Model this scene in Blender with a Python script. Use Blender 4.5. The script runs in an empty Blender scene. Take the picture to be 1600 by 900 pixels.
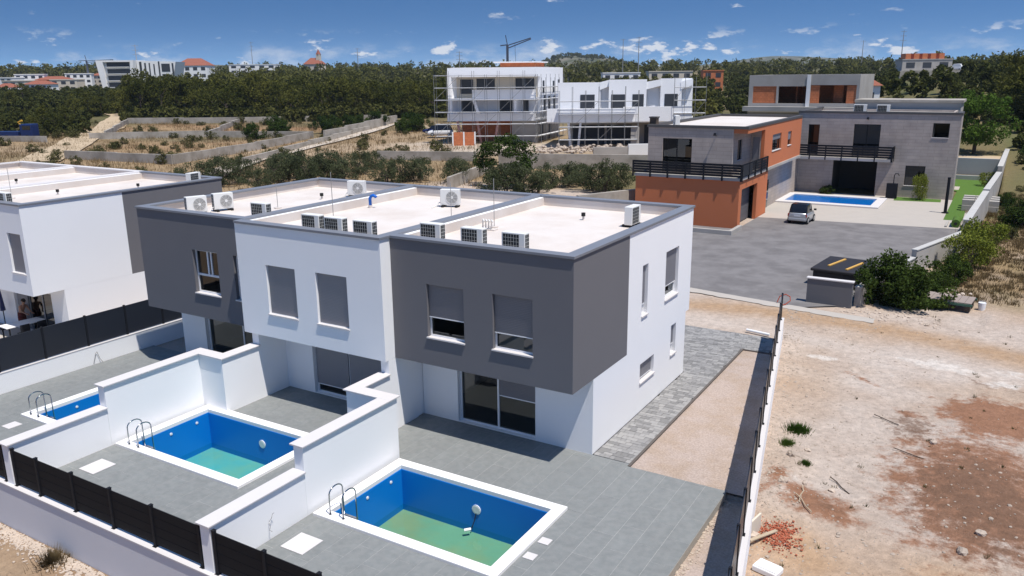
import bpy, bmesh, math, random
import numpy as np
from mathutils import Vector, Matrix, noise

# ------------------------------------------------------------------ camera
sc = bpy.context.scene
C = sc.collection
R = math.radians
cam_d = bpy.data.cameras.new('camera')
cam = bpy.data.objects.new('camera', cam_d)
C.objects.link(cam)
cam_d.sensor_fit = 'HORIZONTAL'
cam_d.sensor_width = 36.0
cam_d.lens = 28.5
cam_d.clip_start = 0.3
cam_d.clip_end = 9000
RT = Vector((0.85751, 0.51436, -0.00990)); UP = Vector((-0.12312, 0.22386, 0.96681)); FW = Vector((-0.49951, 0.82784, -0.25529))
EYE = Vector((10.637, -21.229, 12.439))
m = Matrix((RT, UP, -FW)).transposed().to_4x4()
m.translation = EYE
cam.matrix_world = m
sc.camera = cam

# ------------------------------------------------------------------ sun, sky, exposure
SUN = Vector((0.373, -0.128, 1.0)).normalized()
sun_el = math.asin(SUN.z)
sun_az = math.atan2(SUN.x, SUN.y)
sl = bpy.data.lights.new('sun', 'SUN'); sl.energy = 4.4; sl.angle = R(0.53); sl.color = (1.0, 0.955, 0.89)
so = bpy.data.objects.new('sun', sl); C.objects.link(so)
so.location = (30, -30, 60)
so.rotation_euler = SUN.to_track_quat('Z', 'Y').to_euler()

world = bpy.data.worlds.new('World'); sc.world = world; world.use_nodes = True
wt = world.node_tree; wn = wt.nodes; wn.clear()
def W(t, **k):
    n = wn.new(t)
    for a, b in k.items(): setattr(n, a, b)
    return n
def wmath(op, a, b=None, clamp=False):
    n = W('ShaderNodeMath', operation=op, use_clamp=clamp)
    for i, v in enumerate((a, b)):
        if v is None: continue
        if isinstance(v, (int, float)): n.inputs[i].default_value = v
        else: wt.links.new(v, n.inputs[i])
    return n.outputs[0]
tc = W('ShaderNodeTexCoord')
sky = W('ShaderNodeTexSky', sky_type='NISHITA')
sky.sun_disc = False; sky.sun_elevation = sun_el; sky.sun_rotation = sun_az
sky.air_density = 1.0; sky.dust_density = 0.0; sky.ozone_density = 1.0; sky.altitude = 0
# the whole dome is squeezed a little towards the horizon: clear dry air, deep blue low down
lift = W('ShaderNodeVectorMath', operation='MULTIPLY_ADD')
lift.inputs[1].default_value = (1, 1, 7.0); lift.inputs[2].default_value = (0, 0, 0.16)
wt.links.new(tc.outputs['Generated'], lift.inputs[0])
nrm = W('ShaderNodeVectorMath', operation='NORMALIZE'); wt.links.new(lift.outputs[0], nrm.inputs[0])
wt.links.new(nrm.outputs[0], sky.inputs['Vector'])
sep = W('ShaderNodeSeparateXYZ'); wt.links.new(tc.outputs['Generated'], sep.inputs[0])
el = sep.outputs[2]
# small fair-weather clouds all round, in a loose belt above the horizon
def cloud(scale, zs, lo, hi, detail, off, e0, e1, e2, e3):
    mp = W('ShaderNodeMapping'); mp.inputs['Scale'].default_value = (scale, scale, scale * zs); mp.inputs['Location'].default_value = (off, off * .7, 0)
    wt.links.new(tc.outputs['Generated'], mp.inputs[0])
    n = W('ShaderNodeTexNoise'); n.inputs['Scale'].default_value = 1; n.inputs['Detail'].default_value = detail; n.inputs['Roughness'].default_value = .62
    wt.links.new(mp.outputs[0], n.inputs['Vector'])
    r = W('ShaderNodeMapRange', interpolation_type='SMOOTHSTEP'); r.inputs[1].default_value = lo; r.inputs[2].default_value = hi
    wt.links.new(n.outputs[0], r.inputs[0])
    a = W('ShaderNodeMapRange', interpolation_type='SMOOTHSTEP'); a.inputs[1].default_value = e0; a.inputs[2].default_value = e1; wt.links.new(el, a.inputs[0])
    b = W('ShaderNodeMapRange', interpolation_type='SMOOTHSTEP'); b.inputs[1].default_value = e3; b.inputs[2].default_value = e2; wt.links.new(el, b.inputs[0])
    return wmath('MULTIPLY', r.outputs[0], wmath('MULTIPLY', a.outputs[0], b.outputs[0]))
c1 = cloud(19, 2.9, .56, .635, 6, 5.3, 0.0, .010, .030, .054)
c2 = cloud(17, 3.4, .63, .72, 6, 11.7, 0.05, .08, .30, .8)
c3 = cloud(13, 2.4, .47, .70, 6, 7.3, -.004, .003, .020, .042)
cc = wmath('MAXIMUM', wmath('MAXIMUM', wmath('MULTIPLY', c1, .85), wmath('MULTIPLY', c2, .8)), wmath('MULTIPLY', c3, .55))
mix = W('ShaderNodeMix', data_type='RGBA'); mix.inputs[7].default_value = (8.2, 8.4, 8.8, 1)
hs = W('ShaderNodeHueSaturation'); hs.inputs['Saturation'].default_value = 1.26; hs.inputs['Value'].default_value = 1.36; wt.links.new(sky.outputs[0], hs.inputs['Color'])
wt.links.new(cc, mix.inputs[0]); wt.links.new(hs.outputs[0], mix.inputs[6])
bg = W('ShaderNodeBackground'); bg.inputs[1].default_value = 0.086
wt.links.new(mix.outputs[2], bg.inputs[0])
out = W('ShaderNodeOutputWorld'); wt.links.new(bg.outputs[0], out.inputs[0])

vs = sc.view_settings
vs.view_transform = 'Standard'; vs.look = 'None'; vs.exposure = 0.25; vs.gamma = 1.0; vs.use_curve_mapping = False
sc.render.engine = 'CYCLES'
sc.cycles.max_bounces = 7; sc.cycles.diffuse_bounces = 4; sc.cycles.glossy_bounces = 3; sc.cycles.transparent_max_bounces = 16
sc.cycles.caustics_reflective = False; sc.cycles.caustics_refractive = False

# ------------------------------------------------------------------ materials
def hexs(r, g, b): return (r, g, b, 1)
MATS = {}
def mat(name, col, rough=.8, var=.0, vscale=3.0, bump=0., bscale=30., spec=.3, metal=0., col2=None, cscale=1.5, obvar=0., coord='Object', stretch=None, trans=0.):
    """procedural paint: base colour, soft mottling (var), second colour in blotches (col2), fine relief (bump)"""
    M = bpy.data.materials.new(name); M.use_nodes = True
    t = M.node_tree; n = t.nodes; L = t.links
    b = n['Principled BSDF']
    b.inputs['Roughness'].default_value = rough; b.inputs['Metallic'].default_value = metal
    b.inputs['Specular IOR Level'].default_value = spec
    b.inputs['Base Color'].default_value = (*col, 1)
    MATS[name] = M
    if not (var or col2 or bump or obvar): return M
    if coord == 'World':
        g = n.new('ShaderNodeNewGeometry'); vec = g.outputs['Position']
    else:
        g = n.new('ShaderNodeTexCoord'); vec = g.outputs['Object']
    if stretch:
        mp = n.new('ShaderNodeMapping'); mp.inputs['Scale'].default_value = stretch; L.new(vec, mp.inputs[0]); vec = mp.outputs[0]
    cur = None
    def noise_(s, d=5):
        q = n.new('ShaderNodeTexNoise'); q.inputs['Scale'].default_value = s; q.inputs['Detail'].default_value = d; q.inputs['Roughness'].default_value = .6
        L.new(vec, q.inputs['Vector']); return q.outputs[0]
    rgb = n.new('ShaderNodeRGB'); rgb.outputs[0].default_value = (*col, 1); cur = rgb.outputs[0]
    if col2:
        mr = n.new('ShaderNodeMapRange'); mr.inputs[1].default_value = .42; mr.inputs[2].default_value = .62; L.new(noise_(cscale), mr.inputs[0])
        mx = n.new('ShaderNodeMix'); mx.data_type = 'RGBA'; mx.inputs[7].default_value = (*col2, 1); L.new(mr.outputs[0], mx.inputs[0]); L.new(cur, mx.inputs[6]); cur = mx.outputs[2]
    if var or obvar:
        f = n.new('ShaderNodeMath'); f.operation = 'MULTIPLY_ADD'
        if var:
            L.new(noise_(vscale), f.inputs[0]); f.inputs[1].default_value = 2 * var; f.inputs[2].default_value = 1 - var
        else:
            f.inputs[0].default_value = 1; f.inputs[1].default_value = 1; f.inputs[2].default_value = 0
        val = f.outputs[0]
        if obvar:
            oi = n.new('ShaderNodeObjectInfo'); g2 = n.new('ShaderNodeMath'); g2.operation = 'MULTIPLY_ADD'
            L.new(oi.outputs['Random'], g2.inputs[0]); g2.inputs[1].default_value = 2 * obvar; g2.inputs[2].default_value = 1 - obvar
            g3 = n.new('ShaderNodeMath'); g3.operation = 'MULTIPLY'; L.new(val, g3.inputs[0]); L.new(g2.outputs[0], g3.inputs[1]); val = g3.outputs[0]
        mu = n.new('ShaderNodeVectorMath'); mu.operation = 'SCALE'; L.new(cur, mu.inputs[0]); L.new(val, mu.inputs['Scale']); cur = mu.outputs[0]
    L.new(cur, b.inputs['Base Color'])
    if bump:
        bp = n.new('ShaderNodeBump'); bp.inputs['Strength'].default_value = bump; bp.inputs['Distance'].default_value = .02
        L.new(noise_(bscale, 8), bp.inputs['Height']); L.new(bp.outputs[0], b.inputs['Normal'])
    return M

mat('white_stucco', (.86, .86, .865), .9, .025, .7, .12, 90)
mat('grey_stucco', (.156, .152, .161), .9, .05, .6, .12, 90)
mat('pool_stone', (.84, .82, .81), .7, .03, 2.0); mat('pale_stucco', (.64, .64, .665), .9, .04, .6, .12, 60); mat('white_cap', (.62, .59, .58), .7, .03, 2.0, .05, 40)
mat('metal_cap', (.19, .20, .225), .45, .06, 1.2, spec=.5)
mat('membrane', (.655, .60, .555), .75, .07, .6, .05, 20, col2=(.60, .53, .475), cscale=.45)
mat('white_frame', (.78, .78, .79), .4)
mat('grey_frame', (.27, .28, .30), .4)
mat('anthracite', (.013, .014, .018), .6, .10, 6, spec=.15)
mat('anthracite_panel', (.017, .020, .028), .38, .08, 2, spec=.45)
mat('brown_board', (.0105, .0110, .0135), .7, .2, 5, .1, 60, spec=.12, stretch=(1, 1, 14))
mat('interior', (.30, .27, .24), .9); mat('interior_shade', (.055, .05, .045), .9)  # second copy darkened: the shade of deep rooms is put into its colour
mat('tile', (.222, .229, .224), .6, .17, 2.6, .06, 60, obvar=.03, col2=(.197, .208, .205), cscale=5, coord='World')
mat('grout', (.40, .40, .385), .9, .1, 8)
mat('slab_edge', (.36, .33, .29), .95, .25, 8, .6, 18)
mat('gravel', (.41, .33, .285), .95, .55, 17, 1.0, 20, col2=(.37, .285, .225), cscale=.8, coord='World')
mat('block_light', (.315, .305, .295), .85, .15, 9, .25, 60)
mat('block_mid', (.26, .253, .247), .85, .15, 9, .25, 60)
mat('block_dark', (.205, .20, .195), .85, .15, 9, .25, 60)
mat('kerb_dark', (.12, .105, .095), .9, .2, 6)
mat('liner', (.003, .19, .60), .35, .05, .8)
mat('pool_floor', (.26, .36, .235), .7, .15, .9, col2=(.37, .335, .18), cscale=.6)
mat('pool_floor_clean', (.15, .42, .43), .7, .12, .7, col2=(.24, .42, .34), cscale=.6)
mat('chrome', (.40, .41, .43), .16, metal=1.0)
mat('white_plastic', (.80, .80, .80), .35)
mat('ac_casing', (.74, .73, .70), .45, .03, 3)
mat('ac_grille', (.018, .020, .023), .6)
mat('ac_grid', (.50, .50, .48), .5)
mat('rubber', (.02, .02, .02), .8)
mat('blue_pipe', (.01, .12, .50), .4)
mat('cable', (.30, .29, .28), .6)
mat('concrete', (.42, .395, .365), .92, .14, .9, .25, 14, col2=(.35, .325, .295), cscale=.45)
mat('concrete_old', (.40, .365, .32), .95, .18, .6, .35, 9, col2=(.28, .25, .21), cscale=.4)
mat('orange_render', (.54, .172, .074), .9, .04, 1.0, .1, 40)
mat('asphalt', (.195, .183, .180), .88, .22, 1.4, .8, 12, col2=(.15, .14, .138), cscale=.5, coord='World')
mat('pale_paving', (.43, .39, .345), .8, .07, .8, .1, 20)
mat('lawn', (.075, .15, .022), .9, .25, 6, .6, 40)
mat('steel', (.38, .38, .38), .5, metal=.4)
mat('pipe_steel', (.26, .26, .26), .5)
mat('wood', (.36, .25, .14), .8, .2, 4, stretch=(1, 6, 1))
mat('yellow_wood', (.62, .36, .09), .7, .12, 5)
mat('weathered_wood', (.30, .245, .215), .9, .25, 3, .3, 20, stretch=(1, 8, 1))
mat('cover', (.030, .026, .026), .55, .1, 2)
mat('bark', (.085, .065, .05), .95, .3, 3, .6, 10)
mat('pale_wood', (.42, .34, .24), .8, .2, 5); mat('rock', (.45, .37, .30), .95, .25, 2, .5, 6, obvar=.2)
mat('brick_rubble', (.34, .10, .055), .95, .3, 6, obvar=.25)
mat('roof_tile', (.27, .095, .06), .9, .2, 1.0)
mat('far_white', (.82, .815, .80), .9, .04, .5)
mat('far_cream', (.62, .55, .45), .9, .06, .5)
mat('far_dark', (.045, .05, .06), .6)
mat('car_silver', (.50, .51, .52), .28, metal=.55)
mat('car_white', (.75, .75, .75), .3)
mat('car_blue', (.012, .02, .09), .3)
mat('truck_blue', (.010, .024, .10), .4)
mat('yellow_paint', (.60, .33, .03), .5)
mat('car_black', (.010, .010, .012), .12, spec=.6)
mat('tyre', (.018, .018, .018), .9)
mat('red_light', (.35, .01, .01), .3)
mat('skin', (.40, .215, .14), .6)
mat('hair', (.018, .012, .010), .7)
mat('shorts', (.13, .03, .025), .85)
mat('cloth_white', (.80, .80, .80), .85)
mat('grey_wall', (.125, .125, .135), .9, .06, .8, .1, 30)
mat('pale_road', (.50, .43, .355), .95, .12, .4)
mat('dirt_road', (.46, .355, .235), .95, .14, .3)

def leafmat(name, c1, c2, tr=.25):
    M = bpy.data.materials.new(name); M.use_nodes = True; t = M.node_tree; n = t.nodes; L = t.links; n.clear()
    geo = n.new('ShaderNodeNewGeometry'); oi = n.new('ShaderNodeObjectInfo')
    no = n.new('ShaderNodeTexNoise'); no.inputs['Scale'].default_value = .55; no.inputs['Detail'].default_value = 3; L.new(geo.outputs['Position'], no.inputs['Vector'])
    a = n.new('ShaderNodeMath'); a.operation = 'MULTIPLY_ADD'; L.new(geo.outputs['Random Per Island'], a.inputs[0]); a.inputs[1].default_value = .36
    b = n.new('ShaderNodeMath'); b.operation = 'MULTIPLY_ADD'; L.new(oi.outputs['Random'], b.inputs[0]); b.inputs[1].default_value = .5; L.new(no.outputs[0], b.inputs[2])
    c = n.new('ShaderNodeMath'); c.operation = 'SUBTRACT'; L.new(b.outputs[0], c.inputs[0]); c.inputs[1].default_value = .44; L.new(c.outputs[0], a.inputs[2])
    mx = n.new('ShaderNodeMix'); mx.data_type = 'RGBA'; mx.inputs[6].default_value = (*c1, 1); mx.inputs[7].default_value = (*c2, 1); L.new(a.outputs[0], mx.inputs[0])
    d = n.new('ShaderNodeBsdfDiffuse'); L.new(mx.outputs[2], d.inputs[0])
    tl = n.new('ShaderNodeBsdfTranslucent'); L.new(mx.outputs[2], tl.inputs[0])
    ms = n.new('ShaderNodeMixShader'); ms.inputs[0].default_value = tr; L.new(d.outputs[0], ms.inputs[1]); L.new(tl.outputs[0], ms.inputs[2])
    o = n.new('ShaderNodeOutputMaterial'); L.new(ms.outputs[0], o.inputs[0]); MATS[name] = M
leafmat('pine_leaf', (.030, .041, .011), (.135, .130, .030))
leafmat('olive_leaf', (.040, .052, .024), (.115, .128, .066))
leafmat('bush_leaf', (.018, .036, .010), (.070, .100, .022))
leafmat('bright_leaf', (.035, .075, .012), (.11, .17, .03))
leafmat('scrub_leaf', (.055, .060, .020), (.14, .13, .055))
leafmat('dry_leaf', (.12, .088, .042), (.30, .215, .115), .3)
leafmat('yellow_leaf', (.10, .13, .02), (.24, .26, .045))
leafmat('far_leaf', (.034, .046, .014), (.128, .124, .036))

def glassmat(name, tint, base):
    """window pane: Fresnel mirror over a tinted see-through sheet"""
    M = bpy.data.materials.new(name); M.use_nodes = True; t = M.node_tree; n = t.nodes; L = t.links; n.clear()
    f = n.new('ShaderNodeLayerWeight'); f.inputs[0].default_value = .5
    pw = n.new('ShaderNodeMath'); pw.operation = 'POWER'; L.new(f.outputs['Facing'], pw.inputs[0]); pw.inputs[1].default_value = 4.0
    a = n.new('ShaderNodeMath'); a.operation = 'MULTIPLY_ADD'; a.use_clamp = True; L.new(pw.outputs[0], a.inputs[0]); a.inputs[1].default_value = .9; a.inputs[2].default_value = base
    tr = n.new('ShaderNodeBsdfTransparent'); tr.inputs[0].default_value = (*tint, 1)
    g = n.new('ShaderNodeBsdfGlossy'); g.inputs['Roughness'].default_value = .01; g.inputs[0].default_value = (.9, .95, 1, 1)
    ms = n.new('ShaderNodeMixShader'); L.new(a.outputs[0], ms.inputs[0]); L.new(tr.outputs[0], ms.inputs[1]); L.new(g.outputs[0], ms.inputs[2])
    o = n.new('ShaderNodeOutputMaterial'); L.new(ms.outputs[0], o.inputs[0]); MATS[name] = M
glassmat('pane', (.30, .33, .33), .07)
glassmat('pane_dark', (.10, .11, .12), .06)
glassmat('pool_water', (.66, .90, .86), .02)
glassmat('pool_water_blue', (.6, .88, .98), .01)

def shuttermat(name, col):
    M = mat(name, col, .55, .04, 2); t = M.node_tree; n = t.nodes; L = t.links; b = n['Principled BSDF']
    g = n.new('ShaderNodeNewGeometry'); w = n.new('ShaderNodeTexWave'); w.bands_direction = 'Z'; w.inputs['Scale'].default_value = 5.5; w.wave_profile = 'SAW'
    L.new(g.outputs['Position'], w.inputs['Vector']); bp = n.new('ShaderNodeBump'); bp.inputs['Strength'].default_value = .5; bp.inputs['Distance'].default_value = .02
    L.new(w.outputs[0], bp.inputs['Height']); L.new(bp.outputs[0], b.inputs['Normal'])
shuttermat('shutter', (.235, .235, .255)); shuttermat('shutter_dark', (.175, .17, .185))

def coursed(name, col, col2, w, h):
    """thin stone cladding: long courses with faint joints, every stone a shade of its own"""
    M = bpy.data.materials.new(name); M.use_nodes = True; t = M.node_tree; n = t.nodes; L = t.links; b = n['Principled BSDF']; b.inputs['Roughness'].default_value = .85
    g = n.new('ShaderNodeNewGeometry'); sp_ = n.new('ShaderNodeSeparateXYZ'); L.new(g.outputs['Position'], sp_.inputs[0]); ad = n.new('ShaderNodeMath'); ad.operation = 'ADD'; L.new(sp_.outputs[0], ad.inputs[0]); L.new(sp_.outputs[1], ad.inputs[1])
    cb = n.new('ShaderNodeCombineXYZ'); L.new(ad.outputs[0], cb.inputs[0]); L.new(sp_.outputs[2], cb.inputs[1])
    br = n.new('ShaderNodeTexBrick'); br.inputs['Scale'].default_value = 1; br.inputs['Brick Width'].default_value = w; br.inputs['Row Height'].default_value = h; br.inputs['Mortar Size'].default_value = .02; br.inputs['Color1'].default_value = (*col, 1); br.inputs['Color2'].default_value = (*col2, 1); br.inputs['Mortar'].default_value = (*[c * .86 for c in col2], 1); L.new(cb.outputs[0], br.inputs['Vector'])
    no = n.new('ShaderNodeTexNoise'); no.inputs['Scale'].default_value = 1.2; no.inputs['Detail'].default_value = 6; L.new(g.outputs['Position'], no.inputs['Vector']); f = n.new('ShaderNodeMath'); f.operation = 'MULTIPLY_ADD'; L.new(no.outputs[0], f.inputs[0]); f.inputs[1].default_value = .5; f.inputs[2].default_value = .75
    v = n.new('ShaderNodeVectorMath'); v.operation = 'SCALE'; L.new(br.outputs[0], v.inputs[0]); L.new(f.outputs[0], v.inputs['Scale']); L.new(v.outputs[0], b.inputs['Base Color']); MATS[name] = M
coursed('stone_tile', (.42, .355, .312), (.375, .32, .285), 1.2, .32)
coursed('terracotta', (.62, .20, .08), (.52, .16, .062), .45, .28)

# ground: base colour from a per-vertex soil map; red and dark earth patches get ragged edges from fine noise
def groundmat():
    M = bpy.data.materials.new('soil'); M.use_nodes = True; t = M.node_tree; n = t.nodes; L = t.links; b = n['Principled BSDF']
    b.inputs['Roughness'].default_value = .95; b.inputs['Specular IOR Level'].default_value = .1
    at = n.new('ShaderNodeAttribute'); at.attribute_name = 'soil'; er = n.new('ShaderNodeAttribute'); er.attribute_name = 'earth'
    es = n.new('ShaderNodeSeparateColor'); L.new(er.outputs['Color'], es.inputs[0])
    g = n.new('ShaderNodeNewGeometry')
    def ns(s, d, r=.68):
        q = n.new('ShaderNodeTexNoise'); q.inputs['Scale'].default_value = s; q.inputs['Detail'].default_value = d; q.inputs['Roughness'].default_value = r; L.new(g.outputs['Position'], q.inputs['Vector']); return q.outputs[0]
    def ma(op, *v):
        q = n.new('ShaderNodeMath'); q.operation = op
        for i, x in enumerate(v):
            if isinstance(x, (int, float)): q.inputs[i].default_value = x
            else: L.new(x, q.inputs[i])
        return q.outputs[0]
    def mr(x, a, b_, c=0., d=1.):
        q = n.new('ShaderNodeMapRange'); q.interpolation_type = 'SMOOTHSTEP'; q.inputs[1].default_value = a; q.inputs[2].default_value = b_; q.inputs[3].default_value = c; q.inputs[4].default_value = d; L.new(x, q.inputs[0]); return q.outputs[0]
    def mix(f, x, col):
        q = n.new('ShaderNodeMix'); q.data_type = 'RGBA'; L.new(f, q.inputs[0]); L.new(x, q.inputs[6]); q.inputs[7].default_value = (*col, 1); return q.outputs[2]
    rag = ma('MULTIPLY_ADD', ns(1.3, 9, .72), 1.9, -.95)
    cur = at.outputs['Color']
    cur = mix(mr(ma('ADD', es.outputs[0], rag), .32, .76, 0, .90), cur, (.255, .118, .062))
    rag2 = ma('MULTIPLY_ADD', ns(2.6, 9, .75), 2.2, -1.1)
    cur = mix(mr(ma('ADD', es.outputs[1], rag2), .38, .95, 0, .80), cur, (.165, .098, .065))
    cur = mix(mr(ma('ADD', es.outputs[2], ma('MULTIPLY_ADD', ns(1.9, 8, .7), 2.0, -1.0)), .45, .9, 0, .85), cur, (.62, .56, .50))
    a = ma('MULTIPLY_ADD', ns(3.1, 10, .75), 1.25, .38)
    v = n.new('ShaderNodeTexVoronoi'); v.inputs['Scale'].default_value = 11; L.new(g.outputs['Position'], v.inputs['Vector'])
    m2 = ma('MULTIPLY', a, mr(v.outputs[0], .05, .2, 1.35, 1.0))
    sp_ = mr(ns(16, 4, .6), .60, .72, 1.0, .62); m2 = ma('MULTIPLY', m2, sp_)
    s = n.new('ShaderNodeVectorMath'); s.operation = 'SCALE'; L.new(cur, s.inputs[0]); L.new(m2, s.inputs['Scale']); L.new(s.outputs[0], b.inputs['Base Color'])
    bp = n.new('ShaderNodeBump'); bp.inputs['Strength'].default_value = 1.0; bp.inputs['Distance'].default_value = .10; L.new(ns(4, 10, .72), bp.inputs['Height']); L.new(bp.outputs[0], b.inputs['Normal'])
    MATS['soil'] = M
groundmat()

# ------------------------------------------------------------------ mesh helpers
class MB:
    def __init__(s): s.v = []; s.f = []
    def add(s, vs, fs):
        k = len(s.v); s.v += [tuple(a) for a in vs]; s.f += [tuple(i + k for i in q) for q in fs]; return s
    def box(s, x0, y0, z0, x1, y1, z1):
        return s.add([(x0, y0, z0), (x1, y0, z0), (x1, y1, z0), (x0, y1, z0), (x0, y0, z1), (x1, y0, z1), (x1, y1, z1), (x0, y1, z1)],
                     [(0, 3, 2, 1), (4, 5, 6, 7), (0, 1, 5, 4), (1, 2, 6, 5), (2, 3, 7, 6), (3, 0, 4, 7)])
    def prism(s, poly, z0, z1):
        n = len(poly)
        return s.add([(a, b, z0) for a, b in poly] + [(a, b, z1) for a, b in poly],
                     [tuple(range(n - 1, -1, -1)), tuple(range(n, 2 * n))] + [(i, (i + 1) % n, n + (i + 1) % n, n + i) for i in range(n)])
    def cyl(s, p, q, r, n=8, r2=None, cap=True):
        p, q = Vector(p), Vector(q); d = (q - p).normalized(); r2 = r if r2 is None else r2
        a = d.orthogonal().normalized(); b = d.cross(a)
        vs = []
        for c, rr in ((p, r), (q, r2)):
            for i in range(n):
                t = 2 * math.pi * i / n; vs.append(c + a * (rr * math.cos(t)) + b * (rr * math.sin(t)))
        fs = [(i, (i + 1) % n, n + (i + 1) % n, n + i) for i in range(n)]
        if cap: fs += [tuple(range(n - 1, -1, -1)), tuple(range(n, 2 * n))]
        return s.add(vs, fs)
    def tube(s, pts, r, n=8):
        pts = [Vector(p) for p in pts]; rings = []
        a = None
        for i, p in enumerate(pts):
            d = (pts[min(i + 1, len(pts) - 1)] - pts[max(i - 1, 0)]).normalized()
            a = d.orthogonal().normalized() if a is None else (a - d * a.dot(d)).normalized()
            b = d.cross(a); rings.append([p + a * (r * math.cos(2 * math.pi * k / n)) + b * (r * math.sin(2 * math.pi * k / n)) for k in range(n)])
        vs = [v for rg in rings for v in rg]; m_ = len(rings)
        fs = [(i * n + k, i * n + (k + 1) % n, (i + 1) * n + (k + 1) % n, (i + 1) * n + k) for i in range(m_ - 1) for k in range(n)]
        fs += [tuple(range(n - 1, -1, -1)), tuple(range((m_ - 1) * n, m_ * n))]
        return s.add(vs, fs)
    def loft(s, rings, closed=True):
        n = len(rings[0]); vs = [v for r_ in rings for v in r_]
        fs = [(i * n + k, i * n + (k + 1) % n, (i + 1) * n + (k + 1) % n, (i + 1) * n + k) for i in range(len(rings) - 1) for k in range(n)]
        fs += [tuple(range(n - 1, -1, -1)), tuple(range((len(rings) - 1) * n, len(rings) * n))]
        return s.add(vs, fs)
    def holed(s, u0, u1, v0, v1, holes, t, fn):
        """a slab with rectangular openings; fn maps (u, v, depth) to the world"""
        us = sorted({u0, u1} | {h[0] for h in holes} | {h[1] for h in holes}); us = [u for u in us if u0 <= u <= u1]
        vs_ = sorted({v0, v1} | {h[2] for h in holes} | {h[3] for h in holes}); vs_ = [v for v in vs_ if v0 <= v <= v1]
        def q(*p): s.add([fn(*a) for a in p], [(0, 1, 2, 3)])
        for a, b in zip(us, us[1:]):
            for c, d in zip(vs_, vs_[1:]):
                mu, mv = (a + b) / 2, (c + d) / 2
                if any(h[0] < mu < h[1] and h[2] < mv < h[3] for h in holes): continue
                for w in (0, t): q((a, c, w), (b, c, w), (b, d, w), (a, d, w))
        for (a, b, c, d) in list(holes):
            if c > v0: q((a, c, 0), (b, c, 0), (b, c, t), (a, c, t))
            if d < v1: q((a, d, 0), (b, d, 0), (b, d, t), (a, d, t))
            if a > u0: q((a, c, 0), (a, d, 0), (a, d, t), (a, c, t))
            if b < u1: q((b, c, 0), (b, d, 0), (b, d, t), (b, c, t))
        q((u0, v0, 0), (u0, v1, 0), (u0, v1, t), (u0, v0, t)); q((u1, v0, 0), (u1, v1, 0), (u1, v1, t), (u1, v0, t))
        q((u0, v1, 0), (u1, v1, 0), (u1, v1, t), (u0, v1, t)); q((u0, v0, 0), (u1, v0, 0), (u1, v0, t), (u0, v0, t))
        return s
    def mesh(s, name, material, smooth=False):
        me = bpy.data.meshes.new(name); me.from_pydata(s.v, [], s.f)
        bm = bmesh.new(); bm.from_mesh(me); bmesh.ops.recalc_face_normals(bm, faces=bm.faces); bm.to_mesh(me); bm.free()
        me.materials.append(MATS[material])
        if smooth: me.polygons.foreach_set('use_smooth', [True] * len(me.polygons))
        me.update(); return me
    def obj(s, name, material, parent=None, world_=False, bevel=0, smooth=False, kind=None):
        return link(name, s.mesh(name, material, smooth), parent, world_, bevel, kind)
def link(name, me, parent=None, world_=False, bevel=0, kind=None):
    o = bpy.data.objects.new(name, me); C.objects.link(o)
    if parent is not None:
        o.parent = parent
        if world_: o.matrix_parent_inverse = root_matrix(parent).inverted()
    if bevel:
        b = o.modifiers.new('bevel', 'BEVEL'); b.width = bevel; b.segments = 2; b.limit_method = 'ANGLE'; b.angle_limit = R(40)
    if kind: o['kind'] = kind
    return o
def root_matrix(o):
    mm = o.matrix_parent_inverse @ o.matrix_basis if o.parent else o.matrix_basis.copy()
    return root_matrix(o.parent) @ mm if o.parent else mm
def tag(o, label=None, cat=None, group=None, kind=None):
    if label: o['label'] = label
    if cat: o['category'] = cat
    if group: o['group'] = group
    if kind: o['kind'] = kind
    return o
def thing(name, label, cat, loc=(0, 0, 0), rz=0., group=None):
    o = bpy.data.objects.new(name, None); C.objects.link(o); o.location = loc; o.rotation_euler = (0, 0, rz); o.empty_display_size = .3
    return tag(o, label, cat, group)
def copy_tree(o, parent=None):
    c = o.copy(); C.objects.link(c); c.parent = parent
    for ch in list(o.children): copy_tree(ch, c)
    return c
def ss(a, b, x):
    t = min(1., max(0., (x - a) / (b - a))); return t * t * (3 - 2 * t)
mat('liner_light', (.012, .24, .66), .4, .12, 1.2); mat('garage_grey', (.115, .115, .125), .5, .05, 1); mat('pane_solid', (.02, .03, .035), .08, spec=.7); mat('cap_dark', (.085, .08, .078), .6)
mat('grey_wall_light', (.36, .37, .39), .9, .06, .8); mat('red_hose', (.35, .07, .04), .6); mat('grass_tan', (.40, .30, .17), .9); mat('hill_scrub', (.06, .068, .035), .95, .35, .02, col2=(.15, .135, .10), cscale=.03); mat('scaffold_net', (.5, .5, .5), .9)
mat('pink_column', (.55, .30, .26), .8); mat('white_board', (.90, .90, .91), .8, .02, .4); mat('dull_board', (.76, .76, .77), .9, .05, .4)
mat('crane_grey', (.07, .08, .11), .6)
mat('green_rail', (.05, .12, .085), .6)
mat('cap_stone', (.47, .455, .43), .85, .12, 1.5, .2, 20)

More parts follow.
